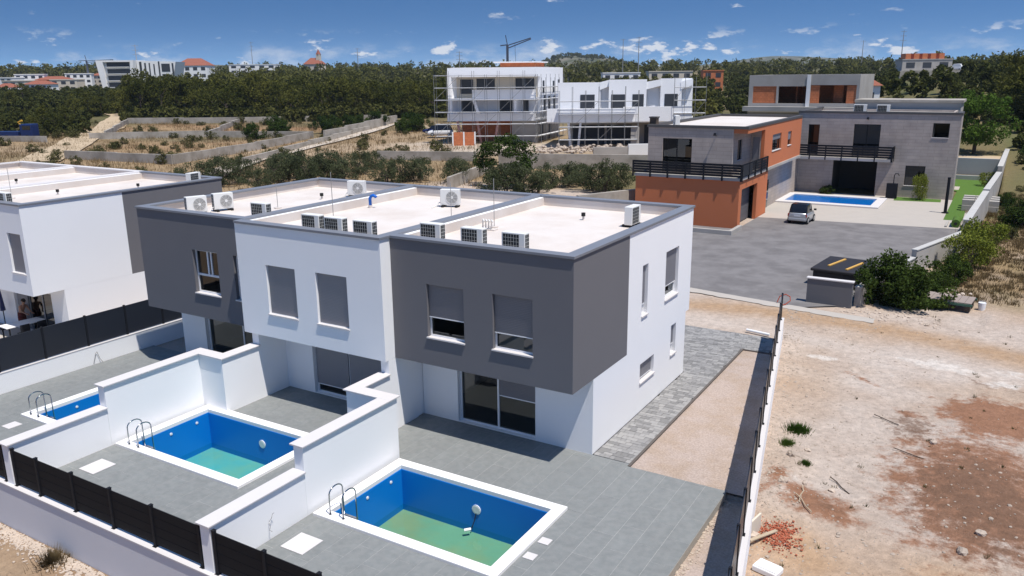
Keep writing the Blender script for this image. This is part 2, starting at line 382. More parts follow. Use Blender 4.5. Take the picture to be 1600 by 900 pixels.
# ------------------------------------------------------------------ terrain
def fence_x(y): return 6.51 - 0.1855 * (y + 4.44)
def hills(x, y):
    dx, dy = x - 10.64, y + 21.23
    d = math.hypot(dx, dy); lat = .857 * dx + .514 * dy; fwd = -.516 * dx + .857 * dy
    w = ss(.30, .55, lat / max(fwd, 20)) if fwd > 0 else 0
    z = .02 * max(0, d - 95)
    if d > 900: z = 16.1 + .008 * (d - 900)
    zr = min(.085 * max(0, d - 85), 9.8 + .004 * max(0, d - 200))
    return z * (1 - w) + max(zr, z * .6) * w
def nz(x, y, s, k=0.): return noise.noise(Vector((x * s + k, y * s - k, k * .37)))
def fbm(x, y, s, k=0.): return nz(x, y, s, k) * .55 + nz(x, y, s * 2.1, k + 5) * .28 + nz(x, y, s * 4.3, k + 9) * .17
def gauss(x, y, cx, cy, rx, ry, a=0.):
    c, s_ = math.cos(a), math.sin(a); dx, dy = x - cx, y - cy
    return math.exp(-(((dx * c + dy * s_) / rx) ** 2 + ((-dx * s_ + dy * c) / ry) ** 2))
def ground_z(x, y):
    z = hills(x, y)
    fx = fence_x(y)
    if -24 < x < 10.9 and 23 < y < 88.2: return -.07
    if -23.4 < x < 1.25 and -9.42 < y < 10.45: return -2.2 if y < 1.4 else -.6
    if y < -9.42 and x < fx - .1: return -1.72 + .05 * fbm(x, y, .6, 2) + .10 * ss(-12.5, -9.6, y)
    if x <= -23.4 and y < 13: return -.45
    if x < fx - .08 and y < 17.2: return -.30 if y < 1.38 else -.15
    if x > -12 and y < 23.2 and x < fx: return -.05 + .04 * fbm(x, y, .5, 4)
    near = 1 - ss(30, 60, math.hypot(x - 8, y - 8))
    if x > fx - .08 and y < 24:
        z += .07 * fbm(x, y, .35, 1) + .05 * fbm(x, y, 1.6, 7) - .04
        z += .22 * gauss(x, y, 5.9, 3.6, .7, 2.4) + .12 * gauss(x, y, 6.2, -.6, .8, 1.3) + .20 * gauss(x, y, 11.3, 5.4, 1.6, 3.5) * (1 + fbm(x, y, 1.2, 3)) + .12 * gauss(x, y, 7.2, 1.7, 1.5, 1.0) * (1 + fbm(x, y, 2, 3))
        z *= ss(-.1, .5, x - fx) * .6 + .4
    elif x > 9 and 24 <= y < 60: z += .10 * fbm(x, y, .4, 1)
    if 24 <= y < 60 and -12 < x < 9: z -= .06
    if math.hypot(x, y) > 85: z += .35 * fbm(x, y, .03, 6)
    return z

BEIGE = np.array((.445, .36, .297)); PALE = np.array((.52, .445, .385)); TAN = np.array((.39, .262, .165))
DRY = np.array((.29, .205, .115)); GREEN = np.array((.075, .085, .03)); FIELD = np.array((.25, .17, .095)); SAND = np.array((.36, .27, .18))
def mx(a, b, t): t = max(0., min(1., t)); return a * (1 - t) + b * t
def soil(x, y):
    n1 = fbm(x, y, .5, 3); n2 = fbm(x, y, .16, 8); n3 = fbm(x, y, 1.7, 1)
    if y < -9.42 and x < fence_x(y): return mx(np.array((.37, .265, .175)), np.array((.30, .20, .125)), .5 + n1 * 1.6)
    d = math.hypot(x - 8, y - 5)
    if d < 75 and y < 60:
        c = mx(BEIGE, PALE, .35 + n1 * 1.2)
        c = mx(c, TAN, .10 + n2 * 1.3)
        band = math.exp(-((y - (21.6 - .02 * (x - 2) ** 2)) / 1.4) ** 2) * (1 if x < 16 else 0)
        c = mx(c, TAN * 1.02, band * (1. + n3 * .5))
        c = mx(c, PALE, math.exp(-((y - 18.3 + .12 * x) / .9) ** 2) * .6)
        if y < 2.2 and x > 5: c = mx(c, TAN * 1.15, (1 - ss(-1, 2.2, y)) * (.75 + n1))
        g = ss(27, 34, y + .25 * (x - 8)) * ss(6, 9, x); c = mx(c, DRY, g * (.95 + n1)); c = mx(c, GREEN * 1.6, g * max(0, n2 * 1.3 + n3 * .5))
        return c
    far = ss(110, 230, math.hypot(x - 10, y + 20))
    c = mx(mx(FIELD, SAND, .5 + n2 * 1.8), DRY, .4 + fbm(x, y, .05, 2))
    c = mx(c, np.array((.105, .098, .045)), ss(-.02, .5, fbm(x, y, .035, 12) * .8 + .55 * far + .3 * n2 - .12))
    if x > -30 and y > 40: c = mx(c, mx(DRY * .7, GREEN * 1.2, .65 + n2 * 1.5), .9)
    pl = max(gauss(x, y, -146, 92, 19, 9, .75), gauss(x, y, -118, 102, 16, 9, .6), gauss(x, y, -108, 70, 18, 9, .7)); c = mx(c, mx(DRY * 1.1, np.array((.27, .155, .085)), .5 + n2 * 2.2), ss(.25, .55, pl + .2 * n1))
    c = mx(c, np.array((.44, .365, .29)), ss(.35, .7, gauss(x, y, -62, 92, 26, 12, .4) + .25 * n2))
    c = mx(c, SAND * 1.05, ss(.4, .7, gauss(x, y, -84, 78, 18, 12, .6) + .3 * n2))
    return c
def earth(x, y):
    """how much red earth, dark earth and pale lime lies at a spot"""
    if not (4 < x < 18 and -5 < y < 24): return (0, 0, 0)
    r = max(gauss(x, y, 11.6, 11.6, 2.2, 2.4) * 1.1, gauss(x, y, 11.2, 5.0, 2.9, 5.2, .10) * 1.02, gauss(x, y, 7.2, 1.9, 1.7, .9, -.25) * .95, gauss(x, y, 5.75, 2.7, .6, 1.1) * .8, gauss(x, y, 6.6, 13.6, 1.6, .35, -.6) * .62, gauss(x, y, 8.7, 10.6, 1.2, .5, -.6) * .6)
    d = max(gauss(x, y, 11.4, 4.6, 2.5, 4.4, .12) * .98, gauss(x, y, 9.0, 9.3, 1.0, 1.8, .2) * .85, gauss(x, y, 7.3, 1.8, 1.3, .6, -.25) * .6, gauss(x, y, 11.4, 15.3, 2.0, .5, -.25) * .7)
    w = max(gauss(x, y, 4.7, 15.5, .9, .5), gauss(x, y, 9.4, 16.8, 2.2, .9, -.2) * .95, gauss(x, y, 11.8, 15.6, .9, .8) * .9, gauss(x, y, 12.3, 17.2, 1.5, .8) * .8, gauss(x, y, 7.6, 14.6, 1.0, .5) * .6, gauss(x, y, 6.4, 3.0, .5, .3) * .8)
    return (r, d, w)
def axis(lo, hi, step, far_lo, far_hi, extra=()):
    a = list(np.arange(lo, hi + 1e-6, step)); s_ = step
    while a[-1] < far_hi: s_ *= 1.09; a.append(a[-1] + s_)
    s_ = step
    while a[0] > far_lo: s_ *= 1.09; a.insert(0, a[0] - s_)
    return sorted(set(round(v, 3) for v in list(a) + list(extra)))
gx = axis(-1.5, 15, .2, -2600, 1500, (-23.45, -23.35, 1.2, 1.3))
gy = axis(-13, 25, .24, -40, 3400, (-9.45, -9.38, 10.4, 10.5, 1.36, 1.42, 12.98, 13.02))
gv = [(x, y, ground_z(x, y)) for y in gy for x in gx]
nx = len(gx)
gf = [(j * nx + i, j * nx + i + 1, (j + 1) * nx + i + 1, (j + 1) * nx + i) for j in range(len(gy) - 1) for i in range(nx - 1)]
me = bpy.data.meshes.new('ground'); me.from_pydata(gv, [], gf); me.materials.append(MATS['soil'])
ca = me.color_attributes.new('soil', 'FLOAT_COLOR', 'POINT')
ca.data.foreach_set('color', np.array([(*np.clip(soil(v[0], v[1]), .01, .9), 1) for v in gv], dtype=np.float32).ravel())
ca = me.color_attributes.new('earth', 'FLOAT_COLOR', 'POINT')
ca.data.foreach_set('color', np.array([(*earth(v[0], v[1]), 1) for v in gv], dtype=np.float32).ravel())
me.polygons.foreach_set('use_smooth', [True] * len(me.polygons)); me.update()
tag(link('ground', me), 'beige and red dirt lot with dry fields running back to wooded hills', kind='structure')

# ------------------------------------------------------------------ patios, pools, paving
def subtract(rects, h):
    o = []
    for (a, b, c, d) in rects:
        if h[1] <= a or h[0] >= b or h[3] <= c or h[2] >= d: o.append((a, b, c, d)); continue
        if h[2] > c: o.append((a, b, c, h[2]))
        if h[3] < d: o.append((a, b, h[3], d))
        lo, hi = max(c, h[2]), min(d, h[3])
        if h[0] > a: o.append((a, h[0], lo, hi))
        if h[1] < b: o.append((h[1], b, lo, hi))
    return o
POOLS = [(-20.30, -15.42, -6.35, -2.30), (-14.78, -8.55, -6.10, -2.10), (-5.40, .90, -6.07, -2.04)]
tile_cache = {}
def patio(label, rects, pool, ox, oy):
    root = MB()
    for rc in rects:
        for (a, b, c, d) in subtract([rc], pool): root.box(a, c, -.34, b, d, -.014)
    base = root.obj('patio', 'slab_edge', kind='structure'); base['label'] = label
    for rc in rects:
        i0 = math.floor((rc[0] - ox) / .65) - 1; i1 = math.ceil((rc[1] - ox) / .65) + 1
        for i in range(i0, i1):
            off = .65 if i % 2 else 0
            for j in range(math.floor((rc[2] - oy) / 1.3) - 2, math.ceil((rc[3] - oy) / 1.3) + 1):
                a, b = ox + i * .65, ox + (i + 1) * .65; c = oy + j * 1.3 + off; d = c + 1.3
                a, b, c, d = max(a, rc[0]), min(b, rc[1]), max(c, rc[2]), min(d, rc[3])
                if b - a < .03 or d - c < .03: continue
                for (a2, b2, c2, d2) in subtract([(a, b, c, d)], pool):
                    w, l = round(b2 - a2 - .010, 3), round(d2 - c2 - .010, 3)
                    if w < .02 or l < .02: continue
                    if (w, l) not in tile_cache: tile_cache[(w, l)] = MB().box(-w / 2, -l / 2, -.014, w / 2, l / 2, 0).mesh('tile', 'tile')
                    t = link('tile', tile_cache[(w, l)], base); t.location = ((a2 + b2) / 2, (c2 + d2) / 2, random.uniform(-.0015, .0015))
    return base
random.seed(4)
def grout(rects, pool):
    g = MB()
    for rc in rects:
        for (a, b, c, d) in subtract([rc], pool): g.box(a + .002, c + .002, -.0135, b - .002, d - .002, -.0032)
    return g
for lab, rects, pool in (
        ('grey tiled terrace with the narrow pool beside the low white wall', [(-23.25, -15.32, -9.32, -1.85), (-23.25, -14.02, -1.85, 1.55)], POOLS[0]),
        ('grey tiled terrace of the middle house between two white walls', [(-14.9, -5.92, -9.32, -2.24), (-13.6, -7.45, -2.24, 1.0)], POOLS[1]),
        ('grey tiled terrace of the end house reaching towards the dirt strip', [(-5.52, 4.62, -9.32, 1.36), (-7.03, -5.52, -1.86, 1.36), (-7.03, 1.34, 1.36, 1.54)], POOLS[2])):
    b_ = patio(lab, rects, pool, 3.97 - 65 * .65, -2.66 - 13)
    grout(rects, pool).obj('grout', 'grout', b_)

def pool(x0, x1, y0, y1, label, floor_m, extras=True):
    t = thing('swimming_pool', label, 'pool', ((x0 + x1) / 2, (y0 + y1) / 2, 0)); w = .36
    cw = MB()
    segs = [(x0, y0, x1, y0 + w), (x0, y1 - w, x1, y1), (x0, y0 + w, x0 + w, y1 - w), (x1 - w, y0 + w, x1, y1 - w)]
    for k, (a, b, c, d) in enumerate(segs):
        MB().box(a + .001, b + .001, -.06, c - .001, d - .001, .09).obj('coping_slab', 'pool_stone', t, True, bevel=.012)
    a, b, c, d = x0 + w + .02, x1 - w - .02, y0 + w + .02, y1 - w - .02
    zf = -1.52
    s_ = MB(); o = .12
    s_.box(a - o, c - o, zf - .1, a, d + o, -.062); s_.box(b, c - o, zf - .1, b + o, d + o, -.062); s_.box(a, c - o, zf - .1, b, c, -.062); s_.box(a, d, zf - .1, b, d + o, -.062)
    s_.obj('liner', 'liner', t, True)
    MB().box(a, c, zf - .1, b, d, zf).obj('basin_floor', floor_m, t, True)
    MB().add([(a + .001, c + .001, -1.31), (b - .001, c + .001, -1.31), (b - .001, d - .001, -1.31), (a + .001, d - .001, -1.31)], [(0, 1, 2, 3)]).obj('water', 'pool_water', t, True)
    for yy in (c + (d - c) * .48, c + (d - c) * .83):
        MB().cyl((a, yy, -.27), (a + .02, yy, -.27), .055, 14).cyl((a + .02, yy, -.27), (a + .03, yy, -.27), .03, 10).obj('inlet', 'white_plastic', t, True)
    xs = a + (b - a) * .53
    MB().cyl((xs, d, -.68), (xs, d - .025, -.68), .16, 24).obj('lamp_ring', 'white_plastic', t, True)
    MB().cyl((xs, d - .025, -.68), (xs, d - .032, -.68), .125, 24).obj('lamp_lens', 'ac_casing', t, True)
    if extras:
        MB().tube([(xs, d - .03, -.80), (xs - .05, d - .06, -1.05), (xs - .12, d - .12, -1.30)], .015, 6).obj('lamp_cable', 'rubber', t, True)
        MB().cyl((xs - .25, d - .35, -1.30), (xs - .1, d - .2, -1.29), .05, 10).obj('float', 'white_plastic', t, True)
    return t
pool(*POOLS[0], 'narrow blue pool showing over the low white wall', 'pool_floor_clean', False)
pool(*POOLS[1], 'blue pool with turquoise shallow water between two white walls', 'pool_floor_clean', False)
pool(*POOLS[2], 'blue pool with murky green shallow water on the end terrace', 'pool_floor')
def ladder(x, y, label):
    t = thing('pool_ladder', label, 'pool ladder', (x, y, .09), 0, 'pool ladders')
    for k, dx in enumerate((-.25, .25)):
        pts = [(dx, 0, 0)] + [(dx, 0, .5)] + [(dx, .28 - .28 * math.cos(a), .62 + .2 * math.sin(a)) for a in np.linspace(0.1, math.pi - .1, 9)] + [(dx, .56, .45), (dx, .58, -.9)]
        MB().tube(pts, .021, 10).obj('rail', 'chrome', t, smooth=True)
        MB().cyl((dx, 0, 0), (dx, 0, .02), .045, 12).obj('rail_flange', 'chrome', t)
    for z in (-.3, -.55, -.8): MB().box(-.25, .54, z, .25, .62, z + .03).obj('step', 'chrome', t)
for (x, y, l) in ((-19.62, -6.18, 'chrome ladder rails on the narrow pool nearest the dark boundary fence'), (-13.98, -5.92, 'chrome ladder rails on the pool with turquoise water'), (-4.62, -5.89, 'chrome ladder rails on the pool with murky green water')): ladder(x, y, l)
def hatch(x0, x1, y0, y1, label, slots=True):
    t = thing('pool_hatch', label, 'hatch cover', ((x0 + x1) / 2, (y0 + y1) / 2, 0), 0, None)
    MB().box(x0, y0, .002, x1, y1, .022).obj('cover_plate', 'white_cap', t, True, bevel=.004)
    if slots:
        for k in range(3):
            x = x0 + (x1 - x0) * (.3 + .2 * k); MB().box(x, y0 + .2, .0225, x + .025, y1 - .2, .026).obj('slot', 'ac_casing', t, True)
hatch(-14.2, -13.42, -7.8, -6.98, 'square white hatch on the middle terrace by the dark fence')
hatch(-5.0, -4.18, -7.72, -6.92, 'square white hatch on the end terrace by the curled wire')
hatch(-19.95, -19.45, -7.25, -6.75, 'white hatch on the terrace beside the narrow pool', False)
hatch(.98, 1.3, -4.02, -3.72, 'small white lid beside the green pool, nearer the house', False)
hatch(.98, 1.3, -4.85, -4.55, 'small white lid beside the green pool, nearer the dark fence', False)

# walls between the terraces (white, capped)
def wall_run(t, pts, zt, zb, th=.36, cap=.05, over=.08):
    """pts: polyline of the wall's centre line, axis aligned"""
    for k, ((xa, ya), (xb, yb)) in enumerate(zip(pts, pts[1:])):
        h = th / 2
        x0, x1, y0, y1 = min(xa, xb) - h, max(xa, xb) + h, min(ya, yb) - h, max(ya, yb) + h
        if k > 0:                                   # butt against the run before it
            if xa == xb:
                if yb < ya: y1 = ya - h
                else: y0 = ya + h
            else:
                if xb < xa: x1 = xa - h
                else: x0 = xa + h
        MB().box(x0, y0, zb, x1, y1, zt - cap).obj('wall_body', 'white_stucco', t, True)
        c0, c1, d0, d1 = x0, x1, y0, y1
        if xa == xb: c0 -= over; c1 += over
        else: d0 -= over; d1 += over
        if k > 0:
            if xa == xb: d1 = d1 - over if yb < ya else d1; d0 = d0 if yb < ya else d0 + over
            else: c1 = c1 - over if xb < xa else c1; c0 = c0 if xb < xa else c0 + over
        if k < len(pts) - 2:
            if xa == xb: d0 = d0 - over if yb < ya else d0; d1 = d1 if yb < ya else d1 + over
            else: c0 = c0 - over if xb < xa else c0; c1 = c1 + over if xb > xa else c1
        elif xa == xb:
            if yb < ya: d0 -= over
        MB().box(c0, d0, zt - cap, c1, d1, zt).obj('wall_cap', 'white_cap', t, True, bevel=.008)
w2 = thing('terrace_wall', 'white capped wall jogging beside the murky green pool', 'wall', (-5.7, -5, 0))
wall_run(w2, [(-7.24, -.55), (-7.24, -2.04), (-5.72, -2.04), (-5.72, -5.95)], 2.22, -.3)
wall_run(w2, [(-5.72, -6.315), (-5.72, -9.30)], 1.42, -.3)
w1 = thing('terrace_wall', 'white capped wall jogging between the narrow pool and the turquoise pool', 'wall', (-15.1, -5, 0))
wall_run(w1, [(-13.80, -.55), (-13.80, -2.04), (-15.10, -2.04), (-15.10, -5.95)], 2.22, -.3)
wall_run(w1, [(-15.10, -6.315), (-15.10, -9.30)], 1.42, -.3)
for t, x in ((w2, -7.24), (w1, -13.80)):
    MB().box(x - .18, -.369, -.3, x + .18, 1.2, 2.70).obj('house_pier', 'white_stucco', t, True)
fw = thing('retaining_wall', 'long plain white retaining wall under the slatted dark fence', 'wall', (-8, -9.43, -2))
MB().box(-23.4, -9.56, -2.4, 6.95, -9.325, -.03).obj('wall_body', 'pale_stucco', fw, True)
MB().box(-23.4, -9.60, -.03, 6.9, -9.322, .012).obj('wall_cap', 'white_cap', fw, True, bevel=.006)

board_me = {}
def front_fence(xs, label):
    t = thing('slatted_fence', label, 'fence', (xs[0], -9.43, .012), 0, None)
    for x in xs:
        p = MB().box(x - .045, -9.47, .012, x + .045, -9.38, 1.27).obj('post', 'anthracite', t, True, bevel=.004)
        MB().box(x - .075, -9.50, .013, x + .075, -9.36, .022).obj('foot_plate', 'anthracite', p, True)
        MB().box(x - .052, -9.477, 1.271, x + .052, -9.373, 1.285).obj('post_cap', 'anthracite', p, True)
    for a, b in zip(xs, xs[1:]):
        w = round(b - a - .092, 3)
        if w not in board_me: board_me[w] = MB().box(-w / 2, -.014, 0, w / 2, .014, .281).mesh('board', 'brown_board')
        for k in range(4):
            o = link('board', board_me[w], t); o.location = ((a + b) / 2 - t.location.x, .003, .07 + k * .288)
            bv = o.modifiers.new('bevel', 'BEVEL'); bv.width = .006; bv.segments = 1
front_fence([-15.05 + .24, -13.50, -11.66, -9.82, -7.97, -6.02], 'dark slatted fence in front of the turquoise pool terrace')
front_fence([-5.44, -3.62, -1.80, .02, 1.84, 3.66, 5.4], 'dark slatted fence in front of the green pool terrace')
front_fence([-23.1, -21.2, -19.3, -17.4, -15.42], 'dark slatted fence in front of the narrow pool terrace')

# right-hand boundary: white wall with dark panel fence, far posts still without panels
FD = Vector((-3.96, 21.35, 0)).normalized(); FN = Vector((FD.y, -FD.x, 0)); FP = Vector((6.51, -4.44, 0))
frz = math.atan2(FD.y, FD.x)
rw = thing('boundary_wall', 'straight white boundary wall between gravel strip and dirt lot', 'wall', FP, frz)
MB().box(-8, -.12, -.9, 21.8, .12, 1.07).obj('wall_body', 'white_stucco', rw)
MB().box(-8, -.135, 1.07, 21.82, .135, 1.10).obj('wall_cap', 'white_cap', rw)
rf = thing('panel_fence', 'dark panel fence on the straight white boundary wall by the dirt lot', 'fence', FP + Vector((0, 0, 1.1)), frz)
pm = MB().box(-.04, -.04, 0, .04, .04, 1.30).mesh('post', 'anthracite'); fm = MB().box(-.08, -.07, 0, .08, .07, .012).mesh('foot_plate', 'anthracite')
bm_ = MB().box(.045, -.012, .06, 1.735, .012, .362).mesh('board', 'anthracite_panel')
for k in range(17):
    x = -7.6 + k * 1.78 + .55
    if x > 21.75: break
    p = link('post', pm, rf); p.location = (x, .02, 0)
    f_ = link('foot_plate', fm, p)
    if x + 1.8 < 21.9:
        for j in range(4): o = link('board', bm_, rf); o.location = (x, .02, j * .306)

# gravel strip, block paving
gr = MB(); NX, NY = 30, 60
def grid_sheet(x0f, x1f, y0, y1, zf, nx_, ny_):
    g = MB(); vs_ = []
    for j in range(ny_ + 1):
        y = y0 + (y1 - y0) * j / ny_
        for i in range(nx_ + 1):
            x = x0f(y) + (x1f(y) - x0f(y)) * i / nx_; vs_.append((x, y, zf(x, y)))
    return g.add(vs_, [(j * (nx_ + 1) + i, j * (nx_ + 1) + i + 1, (j + 1) * (nx_ + 1) + i + 1, (j + 1) * (nx_ + 1) + i) for j in range(ny_) for i in range(nx_)])
o = grid_sheet(lambda y: 1.43, lambda y: fence_x(y) - .12, 1.365, 14.70, lambda x, y: -.045 + .012 * nz(x, y, 2.2), 40, 90).obj('gravel_strip', 'gravel', kind='structure')
o['label'] = 'pinkish beige gravel strip beside the block path'
o = grid_sheet(lambda y: 4.63, lambda y: fence_x(y) - .12, -9.3, 1.363, lambda x, y: -.26 + .03 * nz(x, y, 1.3), 14, 70).obj('gravel_margin', 'gravel', kind='structure')
o['label'] = 'narrow gravel margin between terrace edge and fence'
kb = thing('paving_kerb', 'dark thin kerb edging the grey block path', 'kerb', (1.38, 8, 0))
MB().box(1.345, 1.37, -.3, 1.425, 14.78, .015).obj('kerb_run', 'kerb_dark', kb, True); MB().box(1.426, 14.705, -.3, fence_x(14.8) - .13, 14.78, .012).obj('kerb_run', 'kerb_dark', kb, True)
pv = MB().box(.01, 1.56, -.3, 1.34, 10.6, -.05).box(-9.0, 10.6, -.3, 1.34, 14.79, -.05).box(-9.0, 14.79, -.3, fence_x(17) - .13, 17.1, -.05).obj('block_path', 'block_dark', kind='structure')
pv['label'] = 'grey block paving along the end house and behind it'
bmesh_cache = {}; stuff = [MB(), MB(), MB()]; nblk = 0
BM = ('block_light', 'block_mid', 'block_dark')
random.seed(9)
def lay(x0, x1, y0, y1):
    global nblk
    y = y0
    while y < y1 - .05:
        h = random.choice((.16, .2, .2, .24)); h = min(h, y1 - y); x = x0 - random.uniform(0, .2)
        while x < x1 - .01:
            w = random.choice((.18, .24, .32, .40)); a, b = max(x, x0), min(x + w, x1); x += w
            if b - a < .05: continue
            k = random.choices((0, 1, 2), (.32, .45, .23))[0]; z = random.uniform(-.004, .004)
            if nblk < 295 and y < 11:
                key = (round(b - a, 2), round(h, 2), k)
                if key not in bmesh_cache: bmesh_cache[key] = MB().box(-(key[0] - .012) / 2, -(key[1] - .012) / 2, -.06, (key[0] - .012) / 2, (key[1] - .012) / 2, 0).mesh('paving_block', BM[k])
                o = link('paving_block', bmesh_cache[key], pv); o.location = ((a + b) / 2, y + h / 2, z); nblk += 1
            else: stuff[k].box(a + .006, y + .006, -.06, b - .006, y + h - .006, z)
        y += h
lay(.015, 1.335, 1.57, 10.6)
lay(-5.5, 1.335, 10.6, 14.78); lay(-5.5, fence_x(16) - .13, 14.8, 17.05)
for k in range(3): stuff[k].obj('paving_blocks', BM[k], pv, kind='stuff')

# ------------------------------------------------------------------ terraced houses
def front(y): return lambda u, v, w: (u, y + w, v)
def right(x): return lambda u, v, w: (x - w, u, v)
def window(t, fn, u0, u1, v0, v1, shut=0., fcol='white_frame', scol='shutter', mull=None, rail=None, name='window', pane='pane', sill=True, dep=.15):
    g = .062
    def bx(b, a0, a1, c0, c1, w0, w1):
        P = [fn(a, c, w) for w in (w0, w1) for (a, c) in ((a0, c0), (a1, c0), (a1, c1), (a0, c1))]
        return b.add(P, [(0, 1, 2, 3), (7, 6, 5, 4), (0, 4, 5, 1), (1, 5, 6, 2), (2, 6, 7, 3), (3, 7, 4, 0)])
    e = .003
    fr = MB(); bx(fr, u0 + e, u0 + g, v0 + e, v1 - e, dep, dep + .07); bx(fr, u1 - g, u1 - e, v0 + e, v1 - e, dep, dep + .07)
    bx(fr, u0 + g, u1 - g, v0 + e, v0 + g, dep, dep + .07); bx(fr, u0 + g, u1 - g, v1 - g, v1 - e, dep, dep + .07)
    if mull is not None:
        for mu in (mull if isinstance(mull, (list, tuple)) else [mull]):
            x = u0 + (u1 - u0) * mu; lo = v0 + g if rail is None else v0 + (v1 - v0) * rail; bx(fr, x - g * .6, x + g * .6, lo, v1 - g, dep - .002, dep + .068)
    if rail is not None: z = v0 + (v1 - v0) * rail; bx(fr, u0 + g, u1 - g, z - g * .7, z + g * .7, dep - .004, dep + .066)
    w_ = fr.obj(name, fcol, t, True)
    p = MB(); p.add([fn(u0 + g * .6, v0 + g * .6, dep + .035), fn(u1 - g * .6, v0 + g * .6, dep + .035), fn(u1 - g * .6, v1 - g * .6, dep + .035), fn(u0 + g * .6, v1 - g * .6, dep + .035)], [(0, 1, 2, 3)])
    p.obj('pane', pane, w_, True)
    shs = shut if isinstance(shut, list) else [(0., 1., shut)]
    for (s0, s1, fr_) in shs:
        if fr_ > 0:
            zz = v1 - (v1 - v0 - .02) * fr_; a, b = u0 + (u1 - u0) * s0, u0 + (u1 - u0) * s1
            bx(MB(), a + .02, b - .02, zz, v1 - .005, dep - .05, dep - .03).obj('shutter', scol, w_, True)
            bx(MB(), a + .02, b - .02, zz - .035, zz, dep - .055, dep - .025).obj('shutter_rail', fcol, w_, True)
    if sill: bx(MB(), u0 - .03, u1 + .03, v0 - .045, v0 + .003, -.055, dep).obj('sill', 'white_cap', w_, True)
    return w_
def unit(label, x0, x1, yF, yG, yB, z0, fcol, side, wins, door, left_wall=None, group=None, cap='metal_cap', gx0=None, ztop=7.15, side_holes=(), gside_holes=(), left_cap=False):
    """one house of a row: upper storey overhanging a recessed ground floor, flat roof behind a capped parapet"""
    t = thing('terraced_house', label, 'house', ((x0 + x1) / 2, (yF + yB) / 2, z0), 0, group)
    zb, zt = z0 + 2.71, z0 + ztop - .09; T = .3; gx0 = x0 if gx0 is None else gx0
    MB().holed(x0, x1, zb, zt, [w[:4] for w in wins], T, front(yF)).obj('front_wall', fcol, t, True)
    ysplit = side[1]
    MB().holed(yF + T, ysplit, zb, zt, [h[:4] for h in side_holes if h[0] < ysplit], T, right(x1 - .001)).obj('side_wall', side[0], t, True)
    MB().holed(ysplit + .001, yB, zb if ysplit > 9 else zb + .0, zt, [h[:4] for h in side_holes if h[0] >= ysplit], T, right(x1 - .004)).obj('side_wall', side[2], t, True)
    MB().box(x0, yF + T, zb, x0 + .2, yB - .3, zt).obj('party_wall', fcol if left_cap else 'white_stucco', t, True)
    MB().box(x0 + .2, yB - .3, zb, x1 - .31, yB, zt).obj('rear_wall', 'white_stucco', t, True)
    # ground floor
    MB().holed(gx0 + .02, x1 - .004, z0, zb - .002, [d[:4] for d in door], .28, front(yG)).obj('ground_wall', 'white_stucco', t, True)
    MB().holed(yG + .281, yB - .42, z0, zb - .001, [h[:4] for h in gside_holes], T, right(x1 - .004)).obj('ground_wall', 'white_stucco', t, True)
    MB().box(gx0 + .02, yG + .281, z0, gx0 + .22, yB - .42, zb - .003).box(gx0 + .221, yB - .72, z0, x1 - .31, yB - .42, zb - .003).obj('ground_wall', 'white_stucco', t, True)
    MB().box(x0 + .01, yF + .31, zb + .003, x1 - .32, yB - .31, zb + .22).obj('floor_slab', 'white_stucco', t, True)
    MB().box(gx0 + .23, yG + .285, z0 + .002, x1 - .31, yB - .73, z0 + .02).obj('floor', 'interior', t, True)
    MB().box(x0 + .21, yF + 4.0, zb + .23, x1 - .32, yF + 4.1, zt - .5).obj('partition', 'interior', t, True)
    MB().box(gx0 + .23, yG + 4.2, z0 + .03, x1 - .32, yG + 4.3, zb - .01).obj('partition', 'interior', t, True)
    # roof
    zr = zt - .36
    MB().box(x0 + .2, yF + T, zr - .2, x1 - T, yB - .3, zr).obj('roof', 'membrane', t, True)
    up = MB(); a, b, c, d = x0 + .2, x1 - .305, yF + T, yB - .3
    up.box(a + .001, c + .001, zr, b, c + .03, zt - .012).box(a + .001, d - .03, zr, b, d - .001, zt - .012).box(a + .001, c + .03, zr, a + .03, d - .03, zt - .012).box(b - .03, c + .03, zr, b, d - .03, zt - .012)
    up.obj('upstand', 'membrane', t, True)
    cp = MB(); ov = .05
    cp.box(x0 + .001 - (ov if left_cap else 0), yF - ov, zt, x1 + ov - .002, yF + .36, zt + .09)
    cp.box(x1 - .37, yF + .36, zt, x1 + ov, yB - .36, zt + .087)
    cp.box(x0 + .001, yB - .36, zt, x1 + ov - .002, yB + ov, zt + .09)
    if left_cap: cp.box(x0 - ov, yF + .36, zt, x0 + .33, yB - .36, zt + .088)
    cp.obj('parapet_cap', cap, t, True, bevel=.008)
    for w in wins: window(t, front(yF), *w[:4], **(w[4] if len(w) > 4 else {}))
    for h in side_holes: window(t, right(x1), *h[:4], **(h[4] if len(h) > 4 else {}))
    for h in gside_holes: window(t, right(x1), *h[:4], **(h[4] if len(h) > 4 else {}))
    for d_ in door: window(t, front(yG), *d_[:4], name='sliding_door', sill=False, **(d_[4] if len(d_) > 4 else {}))
    return t
u3 = unit('end house with dark grey front and bright white flank by the gravel strip', -7.06, 0, 0, 1.526, 10.93, 0, 'grey_stucco', ('grey_stucco', 4.28, 'white_stucco'),
     [(-5.56, -4.05, 3.73, 5.60, dict(shut=.62, scol='shutter_dark')), (-2.92, -1.43, 3.73, 5.60, dict(shut=.70, scol='shutter_dark'))],
     [(-5.46, -2.2, .02, 2.32, dict(shut=[(.52, .99, .42)], scol='shutter_dark', mull=.5, dep=.19))],
     side_holes=[(5.56, 6.10, 3.80, 5.70, dict(shut=.8, dep=.17)), (7.93, 9.36, 3.83, 5.75, dict(shut=.75, dep=.17))],
     gside_holes=[(8.8, 9.38, 1.30, 2.55, dict(shut=.7, dep=.17)), (5.58, 6.98, 1.19, 1.92, dict(shut=.9, dep=.17))])
